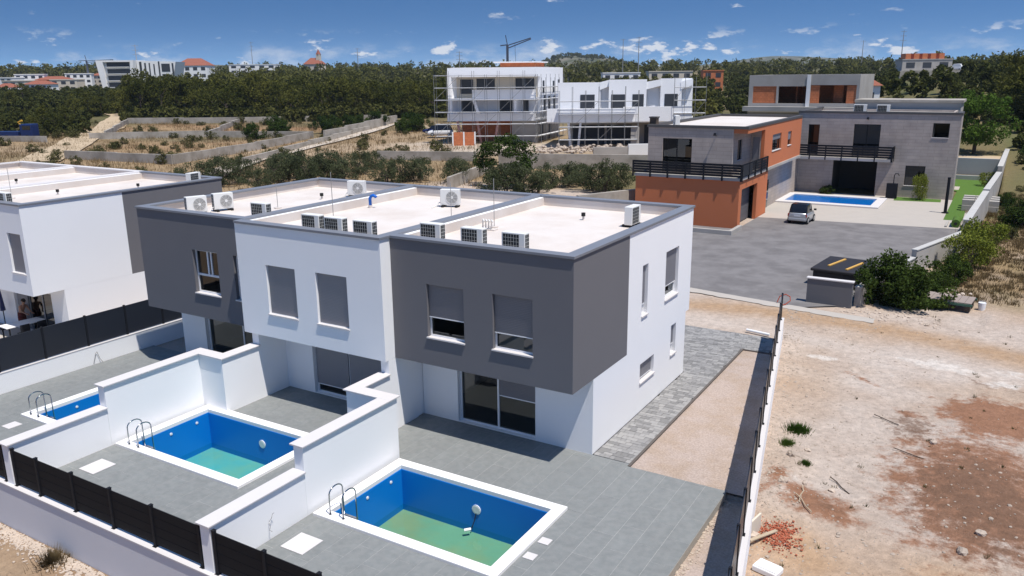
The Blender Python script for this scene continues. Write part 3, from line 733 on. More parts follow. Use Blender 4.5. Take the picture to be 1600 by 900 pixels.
u2 = unit('middle house with plain white upper storey standing forward of both grey fronts', -14.2, -7.06, -.534, .99, 10.93, 0, 'white_stucco', ('white_stucco', 4.28, 'white_stucco'),
     [(-12.69, -11.18, 3.66, 5.58, dict(shut=1.)), (-10.16, -8.66, 3.66, 5.58, dict(shut=1.))],
     [(-12.15, -8.6, .02, 2.32, dict(shut=[(.01, .5, .84), (.51, .99, .95)], mull=.5, dep=.19))])
u1 = unit('far end house with dark grey front facing the narrow pool', -20.85, -14.2, -.05, 1.526, 10.93, 0, 'grey_stucco', ('grey_stucco', 4.28, 'white_stucco'),
     [(-17.50, -15.99, 3.78, 5.60, dict(mull=[.48, .62], rail=.42)), (-15.05, -14.4, 3.78, 5.60, dict(rail=.42))],
     [(-19.25, -15.6, .02, 2.32, dict(mull=.62, dep=.19))], left_cap=True)
# the neighbouring row, a step lower beyond the dark boundary fence
n3 = unit('neighbouring white house beyond the dark solid boundary fence with grey rear corner', -35.4, -28.3, -1.0, .52, 10.6, -.35, 'white_stucco', ('white_stucco', 4.25, 'grey_stucco'),
     [(-29.75, -28.95 + .35, 3.42, 5.35, dict(shut=1.)), (-33.4, -31.9, 3.42, 5.35, dict(shut=1.))],
     [(-33.1, -29.6, -.33, 1.95, dict(shut=[(.0, .3, .98)], mull=[.3, .66], dep=.19, fcol='grey_frame', pane='pane_dark'))], cap='metal_cap')
n2 = unit('neighbouring house with pale roof two parapets beyond the dark solid fence', -42.5, -35.4, -1.5, .0, 10.6, -.35, 'white_stucco', ('white_stucco', 4.25, 'white_stucco'),
     [(-41.0, -39.5, 3.4, 5.3, dict(shut=1.)), (-38.5, -37.0, 3.4, 5.3, dict(shut=1.))], [(-40.4, -37.1, -.33, 1.95, dict(mull=.5))], cap='white_cap')
n1 = unit('neighbouring house with pale roof, outermost of its white row', -49.2, -42.5, -1.0, .52, 10.6, -.35, 'white_stucco', ('white_stucco', 4.25, 'white_stucco'),
     [(-47.6, -46.1, 3.4, 5.3, dict(shut=1.)), (-45.5, -44.0, 3.4, 5.3, dict(shut=1.))], [(-47.1, -43.8, -.33, 1.95, dict(mull=.5))], cap='white_cap', left_cap=True)

# boundary wall and solid dark fence towards the neighbours
bw = thing('boundary_wall', 'low white boundary wall under the solid dark fence', 'wall', (-23.4, -2, 0))
MB().box(-23.52, -9.3, -.6, -23.28, 12, .83).obj('wall_body', 'white_stucco', bw, True); MB().box(-23.535, -9.3, .83, -23.265, 12, .86).obj('wall_cap', 'white_cap', bw, True)
MB().tube([(-23.26, -1.5, .03), (-23.24, -1.35, .5), (-23.22, -1.3, .55), (-23.22, -1.2, .2), (-23.2, -1.1, .02)], .012, 5).obj('wire', 'cable', bw, True)
bf = thing('solid_fence', 'solid dark panel fence on the low white boundary wall', 'fence', (-23.4, -2, .86))
for k in range(12):
    y = -9.2 + k * 1.92
    MB().box(-23.45, y - .04, .86, -23.36, y + .04, 2.28).obj('post', 'anthracite', bf, True)
    if k < 11: MB().box(-23.415, y + .045, .90, -23.385, y + 1.875, 2.24).obj('panel', 'anthracite_panel', bf, True)
o = MB().box(-36, -9.3, -.6, -23.55, .52, -.35).obj('neighbour_terrace', 'pale_paving', kind='structure'); o['label'] = 'pale paved terrace of the neighbouring house'
o = MB().box(-28.25, .525, -.6, -23.55, 12, -.36).obj('neighbour_side_yard', 'gravel', kind='structure'); o['label'] = 'gravel side yard of the neighbouring house'
o = MB().box(-23.26, 1.56, -.3, -20.9, 11.5, -.06).obj('side_passage', 'gravel', kind='structure'); o['label'] = 'gravel side passage of the far end house'

# ------------------------------------------------------------------ roof equipment
def make_ac():
    t = thing('air_conditioner', 'x', 'air conditioner', group='air conditioners on the flat roofs')
    MB().box(-.41, -.15, .09, .41, .15, .74).obj('casing', 'ac_casing', t, bevel=.012)
    for x in (-.3, .3):
        MB().box(x - .05, -.26, 0, x + .05, .26, .088).obj('rubber_foot', 'rubber', t)
    g = MB().box(-.36, -.154, .13, .22, -.1501, .70).obj('back_grille', 'ac_grille', t)
    b = MB()
    for i in range(7): x = -.36 + .58 * i / 6; b.box(x - .004, -.160, .13, x + .004, -.1545, .70)
    for i in range(6): z = .13 + .57 * i / 5; b.box(-.366, -.1595, z - .004, .226, -.155, z + .004)
    b.obj('wire_guard', 'ac_grid', g)
    s_ = MB().box(.4101, -.11, .13, .414, .12, .70).obj('side_grille', 'ac_grille', t)
    b = MB()
    for i in range(4): y = -.11 + .23 * i / 3; b.box(.4145, y - .004, .13, .420, y + .004, .70)
    for i in range(6): z = .13 + .57 * i / 5; b.box(.415, -.115, z - .006, .4195, .125, z + .006)
    b.obj('wire_guard', 'ac_grid', s_)
    MB().cyl((-.10, .1501, .42), (-.10, .156, .42), .255, 28).obj('fan_recess', 'cable', t)
    f = MB()
    for rr in (.06, .11, .16, .21, .25):
        f.tube([(-.10 + rr * math.cos(a), .168, .42 + rr * math.sin(a)) for a in np.linspace(0, 2 * math.pi, 25)], .006, 5)
    for k in range(8): a = k * math.pi / 4; f.cyl((-.10, .166, .42), (-.10 + .25 * math.cos(a), .166, .42 + .25 * math.sin(a)), .005, 5)
    fo = f.obj('fan_guard', 'ac_casing', t)
    MB().cyl((-.10, .157, .42), (-.10, .175, .42), .055, 16).obj('fan_hub', 'ac_casing', fo)
    MB().tube([(.36, .05, .2), (.5, .05, .17), (.58, .08, .06), (.66, .2, .02), (.7, .5, .015)], .02, 6).obj('pipe', 'ac_casing', t, smooth=True)
    return t
ac0 = make_ac(); first = True
RZ = 6.70
for (x, y, rz, z, lab) in ((-6.0, 1.05, 0, RZ, 'on the grey end house roof next to the middle house parapet'),
        (-4.25, 1.0, 0, RZ, 'middle one of three along the grey end house front'),
        (-2.6, .95, 0, RZ, 'nearest the outer front corner of the end house roof'),
        (-1.35, 7.7, 90, RZ, 'standing alone by the end house flank parapet'),
        (-11.05, .45, 0, RZ, 'on the middle house front, nearest the far end house'),
        (-9.85, .38, 0, RZ, 'on the middle house front, with a black vent behind'),
        (-8.45, .36, 0, RZ, 'on the middle house front, next to the end house parapet'),
        (-10.35, 8.3, 200, RZ, 'with round fan at the back of the middle house roof'),
        (-15.0, 1.55, 0, RZ, 'turning its grille forward on the far end house roof'),
        (-18.95, 1.5, -110, RZ, 'with round fan in the front corner of the far end house'),
        (-18.75, 2.75, -110, RZ, 'with round fan, second from the far end house corner'),
        (-16.2, 8.7, 200, RZ, 'with round fan at the back of the far end house'),
        (-31.6, -.35, 0, RZ - .35, 'on the neighbouring white house front, second from its corner'),
        (-30.7, -.35, 0, RZ - .35, 'nearest the front corner of the neighbouring white house'),
        (-29.2, 9.4, 100, RZ - .35, 'against the rear parapet of the neighbouring white house')):
    o = ac0 if first else copy_tree(ac0); first = False
    o.location = (x, y, z); o.rotation_euler.z = R(rz); o.scale = (1.05, 1.05, 1.07); o['label'] = 'white air conditioner ' + lab
def vent(x, y, z, label):
    t = thing('roof_vent', label, 'roof vent', (x, y, z), 0, 'roof vents'); MB().cyl((0, 0, 0), (0, 0, .16), .045, 10).obj('pipe', 'membrane', t); MB().cyl((0, 0, .16), (0, 0, .30), .085, 12).obj('cowl', 'rubber', t)
for a in ((-3.6, 8.0, RZ, 'black capped vent alone on the end house roof'), (-10.6, 2.4, RZ, 'black capped vent on the middle house roof'), (-17.2, 7.3, RZ, 'black capped vent on the far end house roof'), (-33.0, 3.6, RZ - .35, 'black capped vent on the neighbouring roof nearest the dark fence'), (-40.0, 5.2, RZ - .35, 'black capped vent on the neighbouring middle roof'), (-31.2, 7.2, RZ - .35, 'black capped vent near the rear of the neighbouring roof')): vent(*a)
def antenna(x, y, z, h, label):
    t = thing('roof_mast', label, 'mast', (x, y, z), 0, 'thin roof masts'); MB().cyl((0, 0, 0), (0, 0, h), .013, 6).obj('mast', 'cable', t); MB().cyl((0, 0, 0), (0, 0, .06), .16, 12).obj('base', 'membrane', t)
for a in ((-11.2, 1.7, RZ, 2.2, 'thin lightning mast behind the middle house air conditioners'), (-8.2, 5.3, RZ, 1.55, 'thin mast with black box on the middle house roof'), (-5.9, 4.9, RZ, 1.9, 'thin mast beside the pipe cluster on the end house roof'), (-17.0, 4.3, RZ, 1.15, 'short thin mast on the far end house roof'), (-34.6, 1.0, RZ - .35, 1.6, 'thin mast near the front of the neighbouring roof'), (-33.8, 1.6, RZ - .35, 1.6, 'second thin mast near the front of the neighbouring roof')): antenna(*a)
t = thing('roof_pipe', 'bent blue pipe end standing on the middle house roof', 'pipe', (-13.4, 6.4, RZ))
MB().cyl((0, 0, 0), (0, 0, .12), .09, 12).obj('collar', 'membrane', t)
MB().tube([(0, 0, .1), (0, 0, .42), (.05, .02, .52), (.15, .05, .56), (.25, .08, .52), (.28, .09, .46)], .07, 12).obj('pipe', 'blue_pipe', t, smooth=True)
t = thing('pipe_cluster', 'cluster of bent white pipes on the end house roof', 'pipes', (-6.1, 4.4, RZ))
for k in range(4): MB().tube([(k * .13, 0, 0), (k * .13, 0, .34), (k * .13 + .05, -.06, .40), (k * .13 + .14, -.12, .34)], .03, 8).obj('pipe', 'ac_casing', t, smooth=True)
MB().box(-.15, -.15, 0, .6, .15, .05).obj('base', 'membrane', t)

# ------------------------------------------------------------------ the yard behind: asphalt, paving, pool
def sheet(poly, z, name, m_, label):
    o = MB().add([(a, b, z) for a, b in poly], [tuple(range(len(poly)))]).obj(name, m_, kind='structure'); o['label'] = label; return o
sheet([(-17, 26.5), (-4, 24.1), (2.2, 23.2), (4.3, 24.7), (6.5, 34.6), (8.9, 43), (9.1, 52.4), (-7.3, 50.6), (-7.3, 44.2), (-17, 44.2)], .004, 'asphalt_yard', 'asphalt', 'grey stamped asphalt yard with a small silver car')
sheet([(-7.3, 50.61), (9.1, 52.41), (9.7, 62), (7.0, 69), (-8.4, 69), (-8.4, 53.4), (-7.3, 53.4)], .008, 'pale_terrace', 'pale_paving', 'pale paved terrace round the rear pool')
sheet([(6.9, 56.5), (8.35, 56.5), (8.3, 71.5), (10.3, 73), (10.6, 87.8), (5.5, 87.8), (5.5, 77), (6.9, 76)], .013, 'lawn', 'lawn', 'bright turf lawn beside the dark stone house')
sheet([(1.9, 66.2), (6.0, 66.9), (5.9, 68.9), (1.7, 68.9)], .014, 'turf_bed', 'lawn', 'small turf bed under the dark stone house wall')
sheet([(5.2, 77.2), (7.0, 77.2), (7.0, 80), (5.2, 80)], .018, 'stepping_slab', 'pale_paving', 'pale slab set in the turf lawn')
vs_ = []
for k in range(61):
    x = -9 + k * .25; y = 23.75 - (x + 4) * .14 + .012 * (x - 2) ** 2 * .3
    vs_ += [(x, y - .28 - .22 * abs(nz(x, 0, 1.1, 3)) - .12 * abs(nz(x, 0, 3.1, 4)), -.02), (x, y - .1, .035), (x, y + .3, .03), (x, y + .42, -.01)]
tag(MB().add(vs_, [(i * 4 + k, i * 4 + k + 1, i * 4 + 5 + k, i * 4 + 4 + k) for i in range(60) for k in range(3)]).obj('asphalt_edge', 'pale_paving', kind='structure'), 'pale ragged concrete edge along the asphalt yard')
p = thing('swimming_pool', 'long bright blue pool beside the dark stone house', 'pool', (-3.6, 63, 0))
for a in ((-8.6, 59.9, 1.3, 60.9), (-8.6, 65.6, 1.3, 66.5), (-8.6, 60.9, -7.4, 65.6), (.5, 60.9, 1.3, 65.6)): MB().box(a[0] + .001, a[1] + .001, -.1, a[2] - .001, a[3] - .001, .16).obj('coping_slab', 'white_cap', p, True, bevel=.02)
MB().add([(-7.39, 60.91, .022), (.49, 60.91, .022), (.49, 65.59, .022), (-7.39, 65.59, .022)], [(0, 1, 2, 3)]).obj('basin_floor', 'liner_light', p, True)
MB().add([(-7.395, 60.905, .10), (.495, 60.905, .10), (.495, 65.595, .10), (-7.395, 65.595, .10)], [(0, 1, 2, 3)]).obj('water', 'pool_water_blue', p, True)

# ------------------------------------------------------------------ orange house
oh = thing('orange_house', 'orange rendered house with black slatted balcony and garage', 'house', (-11.8, 54, 0))
X0, X1, YF = -16.3, -7.33, 44.26
MB().box(X0, YF, -.2, X1 - .3, YF + .3, 3.88).obj('front_wall', 'orange_render', oh, True)
MB().holed(YF, 53.3, -.2, 3.88, [(45.05, 49.9, -.2, 3.12)], .3, right(X1)).obj('garage_wall', 'orange_render', oh, True)
MB().box(X1 - 1.0, 53.3, -.2, X1 - .7, 69, 3.88).obj('ground_wall', 'stone_tile', oh, True)
MB().box(X0, YF + .3, -.2, X0 + .3, 66, 3.88).box(X0 + .3, 65.7, -.2, X1 - 1, 66, 3.88).obj('ground_wall', 'orange_render', oh, True)
gd = MB().box(X1 - .75, 45.05, 0, X1 - .7, 49.9, 3.12).obj('garage_door', 'garage_grey', oh, True)
for k in range(6): MB().box(X1 - .7, 45.07, .05 + k * .51, X1 - .665, 49.88, .05 + k * .51 + .495).obj('door_panel', 'garage_grey', gd, True)
MB().box(X1 - .9, 54.2, 0, X1 - .66, 56.6, 2.6).obj('glass_door', 'pane_solid', oh, True)
MB().box(X0 - .1, YF - .12, 3.885, X1 + .12, 66, 4.12).obj('balcony_slab', 'concrete', oh, True)
MB().holed(X0 + .4, -8.5, 4.125, 7.9, [(-14.58, -11.98, 4.15, 7.0)], .25, front(45.86)).obj('stone_wall', 'stone_tile', oh, True)
MB().holed(46.111, 51.4, 4.125, 7.55, [(47.3, 48.6, 5.2, 6.9)], .2, right(-8.5)).obj('loggia_wall', 'stone_tile', oh, True)
MB().holed(-8.69, X1 - .3, 4.125, 7.55, [(-8.35, -7.75, 4.15, 6.9)], .2, front(51.41)).obj('loggia_wall', 'stone_tile', oh, True)
MB().holed(51.4, 66, 4.125, 7.9, [(54.2, 57.5, 5.45, 6.92), (60.2, 61.7, 5.5, 6.82)], .3, right(X1)).obj('orange_wall', 'orange_render', oh, True)
MB().box(X1 - .3, 45.9, 7.55, X1, 51.399, 7.9).box(-8.499, 45.9, 7.55, X1 - .301, 51.399, 7.9).obj('loggia_beam', 'orange_render', oh, True)
MB().box(X0 + .4, 46.111, 4.125, X0 + .6, 66, 7.9).box(X0 + .6, 65.8, 4.125, X1 - .31, 66, 7.9).obj('rear_wall', 'stone_tile', oh, True)
MB().box(X0 + .61, 46.12, 7.60, -8.71, 65.79, 7.88).obj('roof', 'membrane', oh, True)
MB().box(-8.7, 51.63, 7.60, X1 - .31, 65.79, 7.879).obj('roof', 'membrane', oh, True)
c = MB().box(X0 + .3, 45.76, 7.901, X1 + .05, 46.2, 8.12).box(X1 - .35, 46.201, 7.901, X1 + .05, 65.7, 8.118).box(X0 + .3, 65.701, 7.901, X1 + .05, 66.1, 8.12).box(X0 + .3, 46.201, 7.901, X0 + .7, 65.7, 8.118)
c.obj('parapet_cap', 'cap_dark', oh, True)
window(oh, front(45.86), -14.58, -11.98, 4.15, 7.0, mull=.48, fcol='anthracite', pane='pane', sill=False, dep=.12)
window(oh, front(51.41), -8.35, -7.75, 4.15, 6.9, shut=.8, fcol='anthracite', sill=False, dep=.1)
window(oh, right(-8.5), 47.3, 48.6, 5.2, 6.9, fcol='anthracite', pane='pane_dark', dep=.1)
window(oh, right(X1), 54.2, 57.5, 5.45, 6.92, shut=.35, fcol='anthracite', pane='pane_dark', mull=.5, dep=.15)
window(oh, right(X1), 60.2, 61.7, 5.5, 6.82, shut=.6, fcol='anthracite', pane='pane_dark', dep=.15)
MB().box(-15.6, 50.0, 4.17, -8.8, 50.1, 7.55).obj('interior_wall', 'interior_shade', oh, True)
def railing(t, p, q, z0, z1, n, slats=5):
    p, q = Vector((*p, 0)), Vector((*q, 0)); d = (q - p); L_ = d.length; d.normalize(); nrm_ = Vector((-d.y, d.x, 0))
    def bar(a, b, za, zb, w):
        P = [p + d * a - nrm_ * w, p + d * b - nrm_ * w, p + d * b + nrm_ * w, p + d * a + nrm_ * w]
        return MB().prism([(v.x, v.y) for v in P], za, zb)
    for k in range(n + 1):
        s_ = L_ * k / n; bar(s_ - .06, s_ + .06, z0 - .35, z1, .06).obj('post', 'anthracite', t, True)
    for k in range(slats):
        z = z0 + .08 + (z1 - z0 - .16) * k / (slats - 1); bar(.07, L_ - .07, z - .092, z + .092, .02).obj('slat', 'anthracite', t, True)
r1 = thing('balcony_railing', 'black slatted railing round the orange house balcony', 'railing', (-12, 44.2, 4.1))
railing(r1, (-16.5, 44.1), (-7.2, 44.1), 4.2, 5.22, 6); railing(r1, (-7.16, 44.25), (-7.16, 52.2), 4.2, 5.22, 4)
MB().box(-7.145, 44.4, 4.25, -7.125, 47.2, 5.1).obj('solid_panel', 'anthracite_panel', r1, True)
t = thing('planter_kerb', 'low concrete planter edge at the foot of the orange wall', 'kerb', (-8, 41.5, 0))
MB().box(-16, 41.2, -.1, -6.9, 41.5, .35).box(-7.2, 41.5, -.1, -6.9, 44.2, .34).obj('edge', 'concrete', t, True)
def wall_lamp(x, y, z, label):
    t = thing('wall_lamp', label, 'lamp', (x, y, z), 0, 'black wall lamps'); MB().cyl((0, 0, 0), (0, -.35, .25), .03, 6).obj('arm', 'anthracite', t); MB().cyl((0, -.35, .28), (0, -.36, .05), .09, 10, .14).obj('shade', 'anthracite', t)
wall_lamp(-9.95, 45.85, 7.3, 'black wall lamp on the orange house balcony wall'); wall_lamp(-1.5, 68.98, 7.6, 'black wall lamp over the wide window of the dark stone house')
o = copy_tree(ac0); o.location = (-13.9, 47.2, 7.89); o.rotation_euler.z = R(120); o['label'] = 'white air conditioner alone on the orange house roof'; o.scale = (1.3, 1.3, 1.3)
t = thing('chimney', 'short dark square chimney on the corner of the orange house', 'chimney', (-15.7, 46.6, 7.9)); MB().box(-.3, -.3, 0, .3, .3, .75).obj('stack', 'bark', t); MB().box(-.36, -.36, .75, .36, .36, .85).obj('cap', 'cap_dark', t)

# ------------------------------------------------------------------ dark stone house
gh = thing('stone_house', 'dark stone-clad house with balcony facing the long blue pool', 'house', (-.8, 74, 0))
Y = 69.0
MB().holed(-8.3, 6.8, -.2, 8.2, [(-7.24, -6.13, 3.95, 7.03), (-2.78, -.26, 3.95, 7.15), (4.42, 5.87, 6.0, 7.39), (2.38, 4.17, 1.2, 3.18), (-4.5, -.25, -.2, 3.43)], .3, front(Y)).obj('front_wall', 'stone_tile', gh, True)
MB().box(6.5, 69.3, -.2, 6.799, 72, 8.2).obj('side_wall', 'stone_tile', gh, True); MB().box(-8.3, 69.3, -.2, -8.0, 80, 8.2).box(-8.0, 79.7, -.2, 5.9, 80, 8.2).box(5.7, 72.0, -.2, 5.9, 79.7, 8.2).box(5.9, 71.8, -.2, 6.5, 72, 8.2).obj('rear_wall', 'stone_tile', gh, True)
MB().box(-7.99, 69.31, 7.8, 5.69, 79.69, 8.0).obj('roof', 'concrete', gh, True)
MB().box(-8.35, 68.93, 8.201, 6.86, 69.35, 8.42).box(6.45, 69.351, 8.201, 6.86, 72.05, 8.418).box(-8.35, 69.351, 8.201, -7.9, 80.05, 8.418).obj('parapet_cap', 'cap_dark', gh, True)
MB().box(-7.99, 69.31, 3.6, 5.69, 79.6, 3.8).box(-7.99, 73.5, 0, 5.69, 73.6, 3.59).box(-7.99, 73.5, 3.81, 5.69, 73.6, 7.79).box(-4.7, 69.31, 0, -4.51, 73.49, 3.59).box(-.24, 69.31, 0, -.05, 73.49, 3.59).obj('interior_wall', 'interior_shade', gh, True)
window(gh, front(Y), -7.24, -6.13, 3.95, 7.03, fcol='anthracite', pane='pane_dark', sill=False)
window(gh, front(Y), -2.78, -.26, 3.95, 7.15, fcol='anthracite', pane='pane_dark', mull=.5, sill=False)
window(gh, front(Y), 4.42, 5.87, 6.0, 7.39, fcol='anthracite', pane='pane_dark'); window(gh, front(Y), 2.38, 4.17, 1.2, 3.18, fcol='anthracite', pane='pane_dark')
MB().box(-8.3, 67.7, 3.55, 1.2, 68.99, 3.82).obj('balcony_slab', 'concrete', gh, True)
r2 = thing('balcony_railing', 'black slatted railing on the dark stone house balcony', 'railing', (-3.5, 67.7, 3.8)); railing(r2, (-8.25, 67.75), (1.15, 67.75), 3.9, 5.05, 6); railing(r2, (1.2, 67.85), (1.2, 68.9), 3.9, 5.05, 1)
for (x, rz, l) in ((-2.6, 180, 'white air conditioner on the dark stone house roof beside its twin'), (-.4, 180, 'white air conditioner on the dark stone house roof over the wide window')):
    o = copy_tree(ac0); o.location = (x, 70.6, 8.0); o.rotation_euler.z = R(0); o.scale = (1.5, 1.5, 1.4); o['label'] = l
# concrete shell with brick infill
cs = thing('concrete_shell', 'unfinished concrete building with orange hollow brick infill', 'building', (-13, 97, 1))
MB().holed(-19.95, -6.0, -.5, 11.95, [(-19.4, -16.3, 8.3, 10.5), (-16.05, -12.5, 8.3, 10.5), (-11.95, -6.35, 8.35, 10.65), (-19, -13, 1, 6.5), (-11.9, -6.5, 1, 6.5)], .35, front(92)).obj('concrete_frame', 'concrete', cs, True)
MB().box(-6.35, 92.36, -.5, -6.0, 104, 11.95).box(-19.95, 92.36, -.5, -19.6, 104, 11.95).box(-19.6, 103.6, -.5, -6.36, 104, 11.95).box(-19.59, 92.36, 11.5, -6.36, 103.59, 11.8).box(-19.59, 92.36, 7.6, -6.36, 103.59, 7.9).obj('concrete_frame', 'concrete', cs, True)
MB().box(-12.45, 91.9, 7.4, -12.0, 91.999, 11.97).obj('pale_column', 'far_white', cs, True)
for (a, b) in ((-19.39, -16.31), (-11.94, -10.85), (-7.5, -6.36)): MB().box(a, 92.1, 8.31, b, 92.3, 10.6).obj('brick_infill', 'terracotta', cs, True)
MB().box(-9.4, 94, 7.91, -8.2, 94.2, 11.4).box(-19, 98, 7.91, -7, 98.2, 11.4).box(-14.4, 95, 7.91, -14.2, 97.9, 11.4).obj('inner_wall', 'terracotta', cs, True)
MB().box(-20.3, 90.6, 7.3, -5.6, 91.9, 7.9).obj('ledge', 'concrete', cs, True)
t = thing('rear_block', 'long low concrete block behind the dark stone house', 'building', (1.5, 84, 0)); MB().box(-4.6, 80.6, -.3, 6.1, 86, 8.95).obj('wall', 'concrete', t, True); MB().box(-4.7, 80.5, 8.95, 6.3, 86.1, 9.22).obj('slab', 'concrete_old', t, True)

# boundary wall on the right, stepping up towards the house
def wall_seg(t, p, q, zt, th=.3, zb=-1., m_='concrete', cap=None, capm='cap_stone'):
    p, q = Vector((*p, 0)), Vector((*q, 0)); d = (q - p).normalized(); n_ = Vector((-d.y, d.x, 0)) * th / 2
    MB().prism([((p - n_).x, (p - n_).y), ((q - n_).x, (q - n_).y), ((q + n_).x, (q + n_).y), ((p + n_).x, (p + n_).y)], zb, zt - (.06 if cap else 0)).obj('wall_body', m_, t, True)
    if cap:
        n_ = n_ * 1.25; MB().prism([((p - n_).x, (p - n_).y), ((q - n_).x, (q - n_).y), ((q + n_).x, (q + n_).y), ((p + n_).x, (p + n_).y)], zt - .06, zt).obj('wall_cap', capm, t, True)
t = thing('stepped_wall', 'concrete boundary wall rising in steps along the asphalt yard', 'wall', (8, 40, 0))
wall_seg(t, (4.75, 25.0), (6.55, 34.5), 1.05, cap=1); wall_seg(t, (6.58, 34.62), (8.95, 43.0), 1.5, cap=1); wall_seg(t, (9.0, 43.25), (9.75, 60), 2.25, .4, cap=1); wall_seg(t, (9.76, 60.2), (10.5, 75), 2.35, .4, cap=1); wall_seg(t, (10.52, 75.2), (11.0, 97), 2.9, .4, cap=1)
t = thing('retaining_wall', 'pale grey retaining wall at the end of the turf lawn', 'wall', (8, 88, 0)); MB().box(5.4, 88, -.5, 10.6, 88.4, 2.4).obj('wall_body', 'grey_wall_light', t, True); MB().box(5.4, 86.9, -.2, 10.6, 87.3, .5).obj('wall_step', 'grey_wall_light', t, True)
sheet([(3, 88.41), (10.8, 88.41), (10.9, 112), (3, 112)], 2.36, 'upper_yard', 'dirt_road', 'sandy upper yard under the round tree')
t = thing('meter_wall', 'free-standing dark grey wall with pale top at the yard corner', 'wall', (3.4, 24.5, 0)); MB().box(2.2, 24.4, -.1, 4.55, 24.7, 1.36).obj('wall_body', 'grey_wall', t, True); MB().box(2.15, 24.36, 1.36, 4.6, 24.74, 1.42).obj('wall_cap', 'white_cap', t, True)
t = thing('hot_tub', 'square black hot tub under its cover by the boundary wall', 'hot tub', (3.15, 30.4, 0), R(-6))
MB().box(-1.3, -1.85, 0, 1.3, 1.85, .84).obj('cabinet', 'cover', t, bevel=.06); MB().box(-1.42, -2.0, .84, 1.42, 2.0, 1.02).obj('cover', 'cover', t, bevel=.06)
for k, (dx, y) in enumerate(((-.45, .2), (.65, -.4))):
    s_ = thing('timber_batten', 'short yellow timber batten lying on the hot tub cover', 'batten', (3.15 + dx, 30.4 + y, 1.025), R(76), 'battens on the hot tub'); MB().box(-1.2, -.065, 0, 1.2, .065, .06).obj('batten', 'yellow_wood', s_)
# things in the yard
t = thing('terrace_post', 'tall slim black post standing on the pale terrace', 'post', (6.8, 60.3, 0)); MB().cyl((0, 0, 0), (0, 0, .08), .3, 16).obj('base', 'anthracite', t); MB().cyl((0, 0, .08), (0, 0, 3.1), .14, 10, .12).obj('column', 'anthracite', t); MB().cyl((0, 0, 3.1), (0, 0, 3.2), .14, 10).obj('cap', 'anthracite', t)  # plain slim black post, not a heater
t = thing('turf_roll', 'dark green roll of turf at the end of the lawn strip', 'turf roll', (8.0, 53.9, 0)); MB().cyl((0, -1.0, .33), (0, 1.2, .33), .33, 16).obj('roll', 'lawn', t); MB().cyl((0, -1.02, .33), (0, -1.0, .33), .12, 10).obj('core', 'rubber', t); MB().box(-.75, -1.1, 0, -.6, 1.6, .12).obj('edging_board', 'concrete', t)
random.seed(3)
for r_ in range(3):
    for c_ in range(3):
        o = MB().box(0, 0, 0, .95, .6, .5).obj('concrete_block', 'concrete', None, bevel=.02); o.location = (7.95 + c_ * .98 + (.3 if r_ == 1 else 0) * .0, 62.4 + r_ * 1.4, .02 + r_ * .0)
        tag(o, 'pale concrete block in the group beside the stepped wall', 'block', 'concrete blocks beside the turf')
        o = MB().box(0, 0, 0, .95, .6, .5).obj('concrete_block', 'concrete', None, bevel=.02); o.location = (7.95 + c_ * .98, 62.45 + r_ * 1.4, .525); tag(o, 'pale concrete block in the group beside the stepped wall', 'block', 'concrete blocks beside the turf')
t = thing('outdoor_shower', 'black outdoor shower pole with curved head beside the pool', 'shower', (1.6, 67.6, 0)); MB().tube([(0, 0, 0), (0, 0, 2.3), (.1, -.05, 2.5), (.35, -.1, 2.5), (.45, -.12, 2.3)], .04, 8).obj('pole', 'anthracite', t); MB().box(-.6, -.2, 0, .4, .3, 1.5).obj('cabinet', 'anthracite', t)
t = thing('hose', 'curled reddish hose lying at the asphalt edge', 'hose', (1.3, 23.3, .05)); MB().tube([(-.4, 0, .03), (-.3, .1, .35), (0, .15, .5), (.25, .1, .4), (.3, 0, .2), (.1, -.2, .03), (0, -.4, .03)], .03, 6).obj('hose_loop', 'red_hose', t)
t = thing('white_pipe', 'short white plastic pipe lying by the boundary fence', 'pipe', (1.4, 17.35, .03), R(-12)); MB().cyl((-.6, 0, .06), (.6, 0, .06), .07, 10).obj('pipe', 'white_plastic', t)
